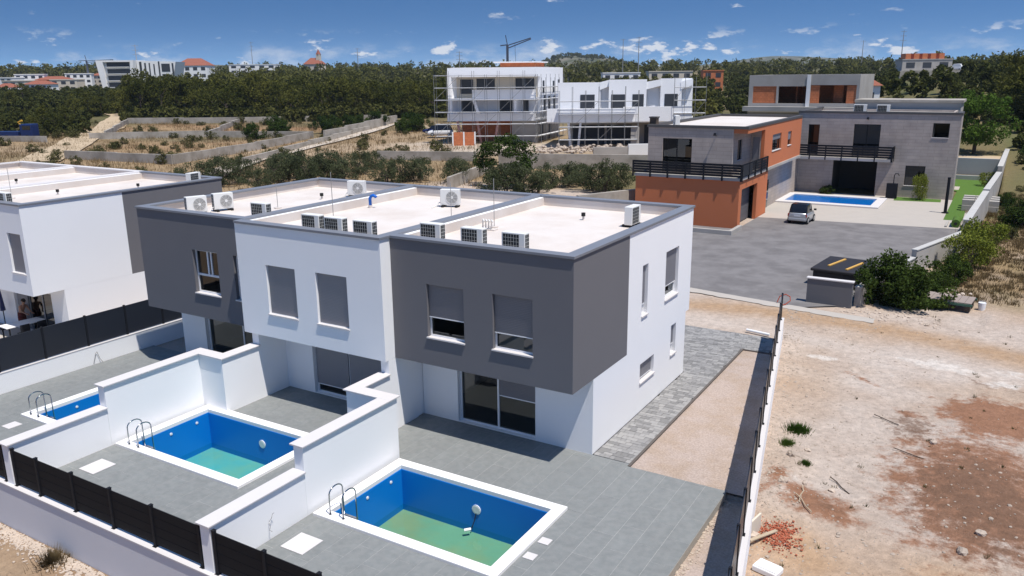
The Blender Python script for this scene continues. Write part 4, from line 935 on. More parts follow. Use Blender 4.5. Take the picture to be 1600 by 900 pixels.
# small silver car
def ring(y, hw, zb, zt, r=.14, crown=.0):
    return [(-hw, y, zb + .1), (-hw * .92, y, zb), (hw * .92, y, zb), (hw, y, zb + .1), (hw, y, zt - r), (hw - r * .8, y, zt), (0, y, zt + crown), (-hw + r * .8, y, zt), (-hw, y, zt - r)]
def make_car(label, loc, rz, L_, Wd, Hh, body, belt=.95, roofm=None, cab=(.0, .75), tag_cat='car', plate=True):
    t = thing('parked_car', label, tag_cat, loc, rz); h = Wd / 2
    prof = [(0, .86, .34, belt * .88), (.05, .95, .24, belt * .98), (.16, 1.0, .22, belt), (.5, 1.0, .2, belt), (.72, .99, .2, belt), (.93, .93, .22, belt * .82), (1.0, .82, .30, belt * .68)]
    MB().loft([ring(f * L_, h * w, zb, zt) for f, w, zb, zt in prof]).obj('body', body, t, bevel=.02, smooth=True)
    a, b = cab; n_ = [(a, .78, belt * .9), (a + .07, .86, Hh * .80), (a + .15, .84, Hh * .97), ((a + b) / 2, .84, Hh), (b - .18, .82, Hh * .96), (b, .80, belt * .95)]
    MB().loft([[(-h * .95, f * L_, belt * .93), (h * .95, f * L_, belt * .93), (h * w, f * L_, max(zt - .06, belt * .94)), (h * w * .8, f * L_, max(zt, belt * .95)), (-h * w * .8, f * L_, max(zt, belt * .95)), (-h * w, f * L_, max(zt - .06, belt * .94))] for f, w, zt in n_]).obj('cabin', roofm or 'car_black', t, smooth=False)
    for sx in (-1, 1):
        for f in (.17, .82):
            w_ = MB().cyl((sx * (h - .17), f * L_, .31), (sx * (h + .015), f * L_, .31), .31, 20).obj('wheel', 'tyre', t); MB().cyl((sx * (h + .016), f * L_, .31), (sx * (h + .025), f * L_, .31), .19, 14).obj('rim', 'car_silver', w_)
        MB().box(sx * h * .86 - .09, -.015 + .03, belt * .62, sx * h * .86 + .09, .10, belt * .86).obj('tail_light', 'red_light', t)
        MB().box(sx * (h + .02), b * L_ - .25, belt, sx * (h + .22), b * L_ - .12, belt + .14).obj('mirror', 'car_black', t)
    MB().box(-h * .88, -.06, .30, h * .88, .12, .52).obj('bumper', body, t, bevel=.05)
    if plate: MB().box(-.26, -.012, .66, .26, .01 + .03, .78).obj('number_plate', 'car_white', t)
    return t
make_car('small silver two-seat car with black rear window parked on the asphalt', (-3.55, 48.6, 0), R(-4), 2.75, 1.62, 1.68, 'car_silver', 1.0, None, (.03, .78))

# ------------------------------------------------------------------ villas under construction
class Frame:
    """plan frame with two directions a, b (degrees): turns (s, t, z) boxes into the world"""
    def __init__(f, P, a, b, z0): f.P = P; f.a = (math.cos(R(a)), math.sin(R(a))); f.b = (math.cos(R(b)), math.sin(R(b))); f.z0 = z0
    def pt(f, s, t, z): return (f.P[0] + s * f.a[0] + t * f.b[0], f.P[1] + s * f.a[1] + t * f.b[1], f.z0 + z)
    def mb(f, *boxes):
        o = MB()
        for (s0, t0, z0, s1, t1, z1) in boxes: o.box(s0, t0, z0, s1, t1, z1)
        o.v = [f.pt(*v) for v in o.v]; return o
def put(t, f, name, m_, *boxes): return f.mb(*boxes).obj(name, m_, t, True)
F1 = Frame((-58.4, 101.7), 28, 100, .6)
c1 = thing('villa_shell', 'three-storey white villa shell wrapped in scaffolding', 'building', (-64, 104, .6))
put(c1, F1, 'roof_slab', 'white_board', (-15, 0, 11.4, 0, 15, 12.9)); put(c1, F1, 'roof_top', 'membrane', (-14.6, .4, 12.9, -.4, 14.6, 12.95))
put(c1, F1, 'side_fin', 'white_board', (-15, 0, 4.2, -14.4, 15, 11.4)); put(c1, F1, 'side_fin', 'white_board', (-.5, 2.2, 4.2, 0, 15, 11.4)); put(c1, F1, 'side_fin', 'white_board', (-3.8, 0, 4.2, -3.3, 2.2, 7.9))
put(c1, F1, 'balcony_parapet', 'white_board', (-10.6, -.6, 7.7, 0, -.1, 9.3)); put(c1, F1, 'floor_slab', 'dull_board', (-14.4, 0, 7.6, -.5, 14.8, 7.9)); put(c1, F1, 'lower_band', 'dull_board', (-15, -.4, 4.1, 0, 14.9, 5.4))
put(c1, F1, 'back_wall', 'far_cream', (-14.4, 2.2, 7.9, -.5, 2.5, 11.4)); put(c1, F1, 'back_wall', 'dull_board', (-14.4, 2.2, 5.4, -.5, 2.5, 7.6)); put(c1, F1, 'ground_wall', 'concrete', (-4.5, 1.0, -.6, -.4, 14, 4.1)); put(c1, F1, 'ground_wall', 'terracotta', (-14.6, 4.5, -.6, -4.5, 4.8, 4.1))
for (a, b, z0, z1) in ((-13.7, -11.5, 8.6, 11.0), (-10.9, -7.8, 8.5, 11.1), (-4.2, -1.0, 8.2, 11.1), (-13.6, -11.0, 5.5, 7.5), (-7, -4.8, 5.5, 7.5), (-2.9, -2.0, 5.5, 7.5)): put(c1, F1, 'window_hole_shade', 'far_dark', (a, 2.1, z0, b, 2.21, z1))  # flat dark plates on the wall stand for shade inside the window holes
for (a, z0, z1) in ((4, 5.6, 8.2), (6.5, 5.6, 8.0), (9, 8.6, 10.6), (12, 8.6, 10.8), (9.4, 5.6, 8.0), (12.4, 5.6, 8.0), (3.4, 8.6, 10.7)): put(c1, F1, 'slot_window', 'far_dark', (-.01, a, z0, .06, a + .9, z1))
for (a, z0, z1) in ((3.5, 0, 3.2), (8.0, 0, 3.2)): put(c1, F1, 'doorway_shade', 'far_dark', (-.41, a, z0, -.33, a + 1.4, z1))  # dark plates, no real holes: the shade of doorways is in the colour
for s_ in (-9.4, -7.4, -12.8): 
    MB().cyl(F1.pt(s_, .3, -.6), F1.pt(s_ + (.8 if s_ > -9 else -.8), .3, 4.1), .22, 6).obj('slanted_column', 'pink_column', c1, True)
MB().cyl(F1.pt(-9.8, -.2, 5.4), F1.pt(-10.5, -.2, 7.7), .3, 5).obj('slanted_fin', 'white_board', c1, True)
put(c1, F1, 'roof_house', 'terracotta', (-7.5, 4, 12.96, -1.5, 9, 13.7)); put(c1, F1, 'roof_house_cap', 'white_board', (-8.5, 3.6, 13.7, -1, 9.4, 13.9))
F2 = Frame((-50.5, 96.6), 29, 108, .5)
c2 = thing('villa_shell', 'two-storey white villa shell with long white balcony band', 'building', (-42, 104, .5))
put(c2, F2, 'balcony_band', 'white_board', (-2.6, -.3, 4.4, 9.5, .1, 6.5)); put(c2, F2, 'balcony_band', 'white_board', (9.52, -.3, 4.4, 20.4, .1, 6.7)); put(c2, F2, 'floor_slab', 'dull_board', (-2.6, .1, 4.2, 20.4, 12, 4.6))
for (a, b, z1, t0) in ((-1.2, 5.6, 10.5, 1.8), (7.0, 13.0, 10.9, 1.4), (15.2, 18.6, 11.0, 1.8)): put(c2, F2, 'upper_wall', 'white_board', (a, t0, 4.6, b, t0 + .4, z1))
put(c2, F2, 'upper_wall', 'dull_board', (5.6, 2.6, 4.6, 7.0, 3.0, 10.0)); put(c2, F2, 'upper_wall', 'dull_board', (13.0, 2.6, 4.6, 15.2, 3.0, 10.2)); put(c2, F2, 'upper_wall', 'white_board', (18.6, 2.6, 4.6, 20.2, 3.0, 11.0)); put(c2, F2, 'upper_wall', 'white_board', (19.9, 3.0, 0, 20.2, 12, 10.6))
put(c2, F2, 'roof', 'membrane', (.6, 2.2, 9.6, 19.9, 12, 9.8)); put(c2, F2, 'rear_wall', 'dull_board', (.6, 11.7, 0, 19.8, 12, 10))
for (a, b, t0) in ((2.4, 4.7, 1.8), (7.4, 9.6, 1.4), (10.8, 12.6, 1.4), (15.9, 18.0, 1.8)): put(c2, F2, 'window_hole_shade', 'far_dark', (a, t0 - .06, 6.2, b, t0 + .02, 8.6))  # shade inside the window holes painted as flat dark plates
for (a, b, z) in ((5.5, 7.1, 1.2), (12.9, 15.3, 1.2), (18.4, 20.3, 1.3)):      # swooping parapet pieces
    o = MB().add([F2.pt(a, 1.7, 10.5), F2.pt(b, 1.7, 10.9), F2.pt(b, 2.5, 10.9), F2.pt(a, 2.5, 10.5), F2.pt(a, 1.7, 9.3), F2.pt(b, 1.7, 9.9), F2.pt(b, 2.5, 9.9), F2.pt(a, 2.5, 9.3)], [(0, 1, 2, 3), (4, 5, 6, 7), (0, 1, 5, 4), (1, 2, 6, 5), (2, 3, 7, 6), (3, 0, 4, 7)]); o.obj('swept_parapet', 'white_board', c2, True)
put(c2, F2, 'ground_wall', 'concrete', (0, 5, -.6, 19.8, 5.3, 4.2)); put(c2, F2, 'ground_wall', 'concrete', (10.9, -1.2, -.6, 12.2, -.8, 3.6)); put(c2, F2, 'ground_recess_shade', 'far_dark', (.6, 4.9, 0, 6, 4.99, 3.6)); put(c2, F2, 'ground_recess_shade', 'far_dark', (12.6, 4.9, 0, 18.5, 4.99, 3.6)); put(c2, F2, 'ground_recess_shade', 'far_dark', (6.4, 4.9, 0, 10.5, 4.99, 3.6))  # dark recess of the open lower storey painted as flat dark plates
for (a, d) in ((1.2, .4), (2.3, -.4)): MB().cyl(F2.pt(a, .2, -.6), F2.pt(a - d, .2, 4.2), .2, 6).obj('slanted_column', 'white_board', c2, True)
rod_cache = {}
def rod(t, p, q, r, name, m_='pipe_steel'):
    p, q = Vector(p), Vector(q); L_ = round((q - p).length, 2)
    if (L_, r) not in rod_cache: rod_cache[(L_, r)] = MB().cyl((0, 0, 0), (0, 0, L_), r, 5).mesh(name, m_)
    o = link(name, rod_cache[(L_, r)], t); o.rotation_mode = 'QUATERNION'
    o.rotation_quaternion = (q - p).to_track_quat('Z', 'Y'); o.location = p - t.location
def scaffold(F, label, s0, s1, t0, h, n, side=False, base=-.5):
    P0 = F.pt(s0, t0, 0) if not side else F.pt(t0, s0, 0)
    t = thing('scaffold', label, 'scaffold', P0)
    def pt(k, w, z): 
        s_ = s0 + (s1 - s0) * k / n
        return F.pt(s_, t0 + w, z) if not side else F.pt(t0 + w, s_, z)
    lev = [z for z in np.arange(1.6, h, 2.0)]
    for k in range(n + 1):
        for w in (0, .9): rod(t, pt(k, w, base), pt(k, w, h + (.6 if k % 2 else 0)), .034, 'standard')
    for z in lev:
        rod(t, pt(0, 0, z), pt(n, 0, z), .03, 'ledger')
        rod(t, pt(0, .9, z), pt(n, .9, z), .03, 'ledger')
    for i, z in enumerate(lev[:-1]):
        for k in range(i % 3, n, 3): rod(t, pt(k, 0, z), pt(k + 1, 0, z + 2), .028, 'brace')
    for z in lev:
        o = MB(); pp = [pt(0, .15, z), pt(n, .15, z), pt(n, .75, z), pt(0, .75, z)]
        o.add([(p_[0], p_[1], p_[2] + dz) for dz in (.06, .11) for p_ in pp], [(0, 1, 2, 3), (4, 5, 6, 7), (0, 1, 5, 4), (1, 2, 6, 5), (2, 3, 7, 6), (3, 0, 4, 7)]).obj('plank_run', 'dull_board', t, True)
scaffold(F1, 'steel scaffolding along the front of the three-storey villa shell', -16.5, .6, -1.9, 11.8, 8)
scaffold(F1, 'steel scaffolding up the flank of the three-storey villa shell', -1.0, 14, .35, 11.2, 6, True)
scaffold(F2, 'steel scaffolding in front of the long white balcony band', -.5, 12, -1.6, 9.3, 6)
scaffold(F2, 'steel scaffolding at the outer end of the two-storey villa shell', 17.5, 22.5, -.6, 11.2, 3)
t = thing('brick_screen', 'orange hollow-brick wall panel with pale posts on the building site', 'wall', (-67, 92.5, .5))
FB = Frame((-68.6, 91.4), 34, 124, .4)
for k in range(2): put(t, FB, 'brick_panel', 'terracotta', (.15 + k * 1.85, 0, .1, 1.85 + k * 1.85, .25, 2.7))
for k in range(3): put(t, FB, 'post', 'far_white', (k * 1.85 - .1, -.02, 0, k * 1.85 + .14, .27, 2.75))
for (nm, lab, pts, z1, m_) in (('site_slab', 'flat concrete foundation slab below the orange brick panel', (-78, 82, 14, 5), .7, 'concrete_old'), ('site_slab', 'pale concrete slab heap in front of the balcony band', (-44, 87,13, 4), .6, 'concrete')):
    F = Frame(pts[:2], 30, 120, 0); o = F.mb((0, 0, -.5, pts[2], pts[3], z1)).obj(nm, m_); tag(o, lab, 'slab')
t = thing('site_wall', 'short low concrete wall in front of the white balcony band', 'wall', (-36, 89, .3)); F = Frame((-40, 85.8), 34, 124, .2); put(t, F, 'wall_body', 'concrete', (0, 0, -.5, 5, .4, 1.9)); put(t, F, 'wall_body', 'far_white', (5.05, -.1, -.5, 8.5, .4, 2.3))

# concrete plot walls and tracks in the fields
def plot_wall(pts, h, label, m_='concrete_old', th=.35):
    t = thing('plot_wall', label, 'wall', (pts[0][0], pts[0][1], ground_z(*pts[0])))
    for (p, q) in zip(pts, pts[1:]):
        n_ = max(1, int(math.dist(p, q) / 9))
        for k in range(n_):
            a = (p[0] + (q[0] - p[0]) * k / n_, p[1] + (q[1] - p[1]) * k / n_); b = (p[0] + (q[0] - p[0]) * (k + 1) / n_, p[1] + (q[1] - p[1]) * (k + 1) / n_)
            z = (ground_z(*a) + ground_z(*b)) / 2; wall_seg(t, a, b, z + h, th, z - 1.5, m_)
for a in (([(-163.5, 96.6), (-141.9, 110.4), (-130.2, 121.1), (-116.3, 132.3)], 1.3, 'long grey plot wall at the foot of the pine wood'), ([(-134.1, 71.7), (-161.4, 95.1)], 1.2, 'grey plot wall along the sandy track'),
          ([(-133.7, 68.3), (-120.2, 83), (-100.7, 91.8)], 1.2, 'grey plot wall between the two dry plots'), ([(-119.7, 83.6), (-141.5, 110)], 1.1, 'grey plot wall dividing the upper dry plot'),
          ([(-109.3, 49), (-88.9, 52.2), (-93.5, 71.4), (-100.3, 90.2)], 1.3, 'grey plot wall bending round the lower dry plot'), ([(-93.8, 87.5), (-107.9, 125.5)], 1.9, 'tall grey plot wall along the pale lane'),
          ([(-67.7, 71), (-53.6, 75.8)], 1.3, 'grey plot wall behind the low olive trees'), ([(-47, 71.2), (-42.5, 72.8), (-27.5, 77.8)], 2.0, 'brown-grey concrete wall below the white balcony villa'),
          ([(-146.6, 57.5), (-135.7, 61.5)], 1.0, 'grey plot wall in front of the blue truck'), ([(-79.5, 56.5), (-90.2, 80), (-101.5, 109)], 1.0, 'low pale wall on the near side of the lane'), ([(-42, 52.5), (-46.4, 68)], 1.3, 'grey plot wall running away between olive trees'), ([(-20.5, 41.5), (-16.6, 49.5)], 2.3, 'slanting grey wall beside the orange house')):
    plot_wall(*a)
def track(pts, w, name, m_, label, dz=.22):
    P = [Vector((*p, 0)) for p in pts]; fine = []
    for a, b in zip(P, P[1:]):
        n_ = max(1, int((b - a).length / 4)); fine += [a.lerp(b, k / n_) for k in range(n_)]
    fine.append(P[-1]); vs_ = []
    for i, p_ in enumerate(fine):
        d = (fine[min(i + 1, len(fine) - 1)] - fine[max(0, i - 1)]).normalized(); n_ = Vector((-d.y, d.x, 0))
        for s_ in (-1, -.33, .33, 1): v = p_ + n_ * (w / 2 * s_ * (1 + .15 * nz(p_.x, p_.y, .2, s_))); vs_.append((v.x, v.y, ground_z(v.x, v.y) + dz))
    o = MB().add(vs_, [(i * 4 + k, i * 4 + k + 1, i * 4 + 5 + k, i * 4 + 4 + k) for i in range(len(fine) - 1) for k in range(3)]).obj(name, m_, kind='structure'); o['label'] = label
track([(-198, 116), (-186, 111), (-170, 98), (-152, 84), (-139, 71), (-121, 55.5), (-108, 44)], 6.0, 'sandy_track', 'dirt_road', 'sandy track curving down from the pine wood')
track([(-70, 40), (-83, 61.5), (-91, 83), (-98, 103), (-110, 128)], 3.6, 'pale_lane', 'pale_road', 'pale concrete lane between plot walls')
track([(-106, 124), (-92, 116), (-78, 108), (-70, 99)], 4, 'site_track', 'dirt_road', 'sandy track to the parked cars on the site')
make_car('white van with dark windows parked beside the scaffolded villa', (-77.0, 103.6, ground_z(-77, 105) + .3), R(125), 4.7, 1.95, 2.1, 'car_white', 1.1, None, (.02, .8), 'van', False)
make_car('dark blue car parked behind the white van', (-81.0, 106.4, ground_z(-81, 108) + .3), R(118), 4.1, 1.75, 1.5, 'car_blue', .92, None, (.08, .75), 'car', False)
make_car('white van parked on the hill by the far brick shell', (-7.2, 354.5, 12.2), R(60), 5, 2, 2.4, 'car_white', 1.3, 'car_white', (.02, .9), 'van', False)
t = thing('truck', 'blue flatbed truck with yellow loading crane arm on the field edge', 'truck', (-142.5, 60.5, ground_z(-142, 61) + .1), R(28))
MB().box(-3.8, -1.1, .8, .6, 1.1, 1.6).obj('flatbed', 'truck_blue', t); MB().box(1.0, -1.1, .7, 3.2, 1.1, 2.9).obj('cab', 'truck_blue', t, bevel=.12); MB().box(1.5, -1.12, 1.9, 3.0, -1.105, 2.6).obj('cab_window', 'car_black', t)
MB().tube([(.75, 0, 1.2), (.75, 0, 2.6), (.2, 0, 3.2), (1.0, 0, 3.5)], .17, 6).obj('crane_arm', 'yellow_paint', t)
for x in (-2.8, -1.6, 2.2):
    for y in (-1.0, 1.0): MB().cyl((x, y - .12, .5), (x, y + .12, .5), .5, 14).obj('wheel', 'tyre', t)

# ------------------------------------------------------------------ far town, poles, cranes, hills
def far_house(name, label, x, y, w, d, h, rz, wallm, roof=None, nwin=3, floors=2, group='far town houses', rh=1.6, zoff=-.5):
    z = hills(x, y) + zoff; t = thing(name, label, 'house', (x, y, z), R(rz), group)
    MB().box(-w / 2, -d / 2, -2, w / 2, d / 2, h).obj('wall', wallm, t)
    if roof: MB().add([(-w / 2 - .4, -d / 2 - .4, h), (w / 2 + .4, -d / 2 - .4, h), (w / 2 + .4, d / 2 + .4, h), (-w / 2 - .4, d / 2 + .4, h), (-w * .22, 0, h + rh), (w * .22, 0, h + rh)], [(0, 1, 5, 4), (1, 2, 5), (2, 3, 4, 5), (3, 0, 4), (0, 1, 2, 3)]).obj('roof', roof, t)
    else: MB().box(-w / 2 - .2, -d / 2 - .2, h, w / 2 + .2, d / 2 + .2, h + .35).obj('roof', wallm, t)
    for f in range(floors):
        for k in range(nwin):
            cx = -w / 2 + w * (k + .5) / nwin; zz = h * (f + .3) / floors; MB().box(cx - w * .13 / nwin * 2, -d / 2 - .06, zz, cx + w * .13 / nwin * 2, -d / 2 + .02, zz + h / floors * .48).obj('window', 'far_dark', t)
    return t
TOWN = ((-339.5, 166.4, 12, 9, 4.2, 'far_white', None, 'white flat-roofed town house at the edge of the fields'), (-368, 185, 16, 10, 8, 'far_cream', None, 'cream town house with a flat roof among red roofs'), (-405, 211, 18, 10, 11, 'far_white', None, 'tall white flat-roofed town house'),
        (-350, 184, 15, 9, 6.5, 'far_white', 'roof_tile', 'white town house with red tiled roof and small windows'), (-395, 217, 22, 10, 7.5, 'terracotta', 'roof_tile', 'orange town house under a red tiled roof'), (-370, 208, 17, 10, 8, 'far_cream', None, 'cream flat-roofed town house below the crane'),
        (-405, 236, 17, 10, 11, 'far_white', None, 'white town house standing under the far crane'), (-408, 252, 16, 10, 9.5, 'far_cream', 'roof_tile', 'town house with red roof beside the slanted apartment block'), (-352, 171, 12, 8, 5, 'far_white', 'roof_tile', 'small white town house with a red roof by the trees'), (-388, 190, 18, 9, 9.5, 'far_white', None, 'wide white town house with a flat roof'))
random.seed(12)
for (x, y, w, d, h, wm, rf_, lab) in TOWN: far_house('town_house', lab, x, y, w * .72, d * .8, h * .66, 31 + random.uniform(-18, 18), wm, rf_, random.choice((3, 4)), 2 if h < 9 else 3)
ap = thing('apartment_block', 'modern white apartment block with slanted frame and dark balconies', 'building', (-356, 235, 6.2), R(31)); ap.scale = (1, 1, 1.1)
def trap(t, name, m_, pts, y0, y1): 
    n_ = len(pts); MB().add([(a, y0, b) for a, b in pts] + [(a, y1, b) for a, b in pts], [tuple(range(n_)), tuple(range(n_, 2 * n_))] + [(i, (i + 1) % n_, n_ + (i + 1) % n_, n_ + i) for i in range(n_)]).obj(name, m_, t)
trap(ap, 'wall', 'far_white', [(-16.4, -1), (-1.8, -1), (-.6, 13.2), (-18.8, 13.2)], .5, 12)
for (pts) in ([(-16.4, -1), (-14.6, -1), (-15.4, 13.2), (-18.8, 13.2)], [(-3.4, -1), (-1.8, -1), (-.6, 13.2), (-2.0, 13.2)], [(-15.36, 12.5), (-2.1, 12.5), (-2.05, 13.2), (-15.4, 13.2)]): trap(ap, 'slanted_frame', 'far_white', pts, -1.5, .5)
for k in range(4):
    z = 1.2 + k * 2.9; MB().box(-14.6, -1.0, z + .35, -3.0, .48, z + .55).obj('balcony_slab', 'far_white', ap); MB().box(-14.4, .38, z + .6, -3.4, .49, z + 2.5).obj('balcony_glass', 'far_dark', ap)
trap(ap, 'rear_wing', 'far_white', [(-.5, -1), (15, -1), (18.6, 12.4), (-.5, 13)], 2, 14)
for (a, b, z0, z1) in ((.8, 1.9, 2, 12.5), (3.2, 4.0, 4, 12), (5.4, 6.0, 6, 12), (7.6, 8.2, 7, 11.5), (10.0, 10.7, 2, 12.6), (11.5, 15.6, 8.2, 11.6), (11.5, 14.8, 3.6, 7.2), (5, 9.5, 2.6, 5.8), (16.6, 17.4, 6, 11.8)): MB().box(a, 1.9, z0, b, 2.01, z1).obj('dark_slot', 'far_dark', ap)
far_house('tiled_house', 'white house with broad red hipped roof above the pine wood', -439, 335, 20, 14, 8.5, 31, 'far_white', 'roof_tile', 4, 2, None, 4.5, 1.5)
far_house('long_building', 'long white flat building above the pine wood', -438.7, 384, 32, 12, 6, 31, 'far_white', None, 5, 2, None, 0, 4)
ch = far_house('church', 'pale church with reddish gables above the pine wood', -433, 435.7, 13, 10, 8, 20, 'far_cream', 'roof_tile', 2, 1, None, 4.5, 2)
MB().box(2.2, -2, 6, 5, 1, 15).obj('tower', 'far_cream', ch); MB().cyl((3.6, -.5, 15), (3.6, -.5, 18.5), 2.0, 6, .1).obj('spire', 'roof_tile', ch)
far_house('villa', 'white and grey flat-roofed villa far behind the scaffolded shells', -127, 294, 15, 8, 6.8, 31, 'far_white', None, 4, 2, 'far villas', 0, .5); far_house('villa', 'pale villa with wide eaves far behind the scaffolded shells', -113.7, 314, 18, 8, 6.6, 31, 'far_cream', None, 4, 2, 'far villas', 0, .8)
far_house('villa', 'orange brick villa among the far trees', -95, 313, 8, 8, 7.2, 25, 'terracotta', None, 2, 2, 'far villas', 0, .5)
t = far_house('brick_shell', 'half-built house with red brick top storey on the far hill', -21.8, 357, 19, 9, 4.5, 24, 'concrete', None, 3, 1, None, 0, 2.0)
for k in range(5): MB().box(-8 + k * 3.2, -3, 4.86, -6 + k * 3.2, 3, 7.0).obj('brick_pier', 'terracotta', t)
far_house('tiled_shed', 'small white shed with a red roof behind the concrete shell', -12.8, 145.6, 4.2, 4, 5.5, 20, 'far_white', 'roof_tile', 1, 1, None, 1.2, 0)
t = thing('terrace_wall', 'grey retaining terrace under the far half-built brick house', 'wall', (-18, 353, 8), R(24)); MB().box(-14, -6, 0, 16, 10, 4.2).obj('wall_body', 'concrete_old', t)
def pole(x, y, h, label, lattice=False):
    z = hills(x, y); t = thing('pylon' if lattice else 'pole', label, 'pylon' if lattice else 'pole', (x, y, z), R(31), 'far poles and pylons'); r = .35
    MB().cyl((0, 0, -1), (0, 0, h), r, 5, r * .4).obj('mast', 'cable', t)
    for zz in ((h * .98,) if not lattice else (h * .98, h * .88, h * .78)): MB().box(-1.6, -.1, zz - .15, 1.6, .1, zz).obj('cross_arm', 'cable', t)
for (x, y, h, l, s_) in ((-472, 412, 26, 1, 'power pylon above the long white building'), (-336, 373, 20, 1, 'power pylon above the middle of the pine wood'), (-224, 320, 17, 1, 'power pylon beside the three-storey villa shell'), (-176, 409, 23, 0, 'thin pole behind the far villas'), (-168.6, 413.5, 24, 1, 'power pylon behind the far villas'), (-40.6, 454, 22, 1, 'power pylon beside the far hill house'), (-71, 532, 20, 0, 'thin pole on the far wooded ridge'), (-365, 242, 21, 1, 'power pylon behind the slanted apartment block')): pole(x, y, h, s_, l)
def crane(x, y, h, jib, up, label, rz):
    t = thing('tower_crane', label, 'crane', (x, y, hills(x, y)), R(rz)); MB().box(-.35, -.35, -1, .35, .35, h).obj('mast', 'crane_grey', t)
    for k in range(2): MB().cyl((-.1, 0, h - .2 - k * .8), (jib, 0, h + up - k * .3), .2, 4).obj('jib', 'crane_grey', t)
    MB().cyl((0, 0, h), (-jib * .3, 0, h - .2), .22, 4).obj('counter_jib', 'crane_grey', t); MB().cyl((0, 0, h), (-.5, 0, h + 2.6), .16, 4).obj('peak', 'crane_grey', t); MB().cyl((jib * .32, 0, h + up * .32), (jib * .35, 0, h - 5), .06, 4).obj('hoist_rope', 'crane_grey', t)
crane(-112.7, 182, 17.5, 6.6, 1.8, 'slender luffing crane rising behind the three-storey villa shell', 31); crane(-403.7, 240, 13.5, 14, .3, 'tower crane with long level jib above the town', 31)
def hill(name, label, x, y, rx, ry, h, m_, rz=31., seed=0):
    vs_ = []; n_ = 40; k_ = 14
    for j in range(k_ + 1):
        r = j / k_
        for i in range(n_):
            a = 2 * math.pi * i / n_; px, py = rx * r * math.cos(a), ry * r * math.sin(a); z = h * max(0, (1 - r * r)) ** 1.3 * (1 + .45 * nz(px, py, 2.2 / rx, seed)) - 4 * r
            c_, s_ = math.cos(R(rz)), math.sin(R(rz)); vs_.append((x + px * c_ - py * s_, y + px * s_ + py * c_, hills(x, y) + z))
    o = MB().add(vs_, [(j * n_ + i, j * n_ + (i + 1) % n_, (j + 1) * n_ + (i + 1) % n_, (j + 1) * n_ + i) for j in range(k_) for i in range(n_)]).obj(name, m_, kind='structure', smooth=True); o['label'] = label
    def zf(px, py):
        dx, dy = px - x, py - y; c_, s_ = math.cos(R(rz)), math.sin(R(rz)); u, v = dx * c_ + dy * s_, -dx * s_ + dy * c_; r2 = (u / rx) ** 2 + (v / ry) ** 2
        return hills(x, y) + h * max(0, 1 - r2) ** 1.3 * (1 + .45 * nz(u, v, 2.2 / rx, seed)) - 4 * math.sqrt(r2)
    return zf
mid_hill = hill('hill', 'low stony scrub hill behind the far villas', -675, 1375, 120, 150, 22, 'hill_scrub', seed=2); hill('hill', 'long dark hill behind the far town', -1380, 1000, 330, 200, 15, 'hill_scrub', seed=5)
hill('mountain', 'faint blue mountain range on the horizon', -700, 3200, 420, 150, 30, 'hill_scrub', 20, 8)

# thin summer haze: one box of even, pale air round everything
hz = MB().box(-2950, -90, -6, 1950, 3750, 110).obj('haze', 'soil'); hz.data.materials.clear(); tag(hz, 'thin pale summer haze over the whole landscape', kind='stuff')
HM = bpy.data.materials.new('haze'); HM.use_nodes = True; hn = HM.node_tree.nodes; hn.clear()
pvn = hn.new('ShaderNodeVolumePrincipled'); pvn.inputs['Color'].default_value = (.70, .84, 1.0, 1); pvn.inputs['Density'].default_value = .00008; pvn.inputs['Anisotropy'].default_value = 0.0
ho = hn.new('ShaderNodeOutputMaterial'); HM.node_tree.links.new(pvn.outputs[0], ho.inputs['Volume']); hz.data.materials.append(HM)

# ------------------------------------------------------------------ vegetation
def leaf_mesh(name, clumps, n_per, size, m_, rng, flat=.0, up=0.):
    """small leaf-sized quads scattered round clump centres (x, y, z, r)"""
    cs_ = np.repeat(np.array([c[:3] for c in clumps]), n_per, 0); rs = np.repeat(np.array([c[3] for c in clumps]), n_per)
    N = len(cs_); d = rng.normal(size=(N, 3)); d /= np.linalg.norm(d, axis=1)[:, None]
    p = cs_ + d * (rs * rng.uniform(.35, 1.05, N) ** .6)[:, None] * np.array((1, 1, .82))
    nrm_ = d * .6 + rng.normal(size=(N, 3)) * .7; nrm_[:, 2] += .25; nrm_ /= np.linalg.norm(nrm_, axis=1)[:, None]
    a = np.cross(nrm_, rng.normal(size=(N, 3))); a /= np.linalg.norm(a, axis=1)[:, None]; b = np.cross(nrm_, a)
    if up: a = a * (1 - up) + np.array((0, 0, 1)) * up
    s_ = size * rng.uniform(.55, 1.3, N)[:, None]
    v = np.stack([p - a * s_ * .9, p - b * s_ * .45, p + a * s_ * .9, p + b * s_ * .45], 1).reshape(-1, 3)
    me = bpy.data.meshes.new(name); me.from_pydata(v.tolist(), [], np.arange(N * 4).reshape(-1, 4).tolist()); me.materials.append(MATS[m_]); return me
def crown_clumps(rng, n, rx, rz, z0, cr, cone=0., lump=.25):
    o = []
    ph = rng.uniform(0, 6.28, 3)
    for _ in range(n):
        d = rng.normal(size=3); d /= np.linalg.norm(d); r = rng.uniform(.45, 1) ** .5
        k = 1 + lump * math.sin(2 * math.atan2(d[1], d[0]) + ph[0]) + lump * math.sin(3 * math.atan2(d[1], d[0]) + ph[1])
        z = d[2] * r; w = (1 - cone * (z + 1) / 2) if cone else 1
        o.append((d[0] * r * rx * w * k, d[1] * r * rx * w * k, z0 + rz + z * rz, cr * rng.uniform(.7, 1.3)))
    return o
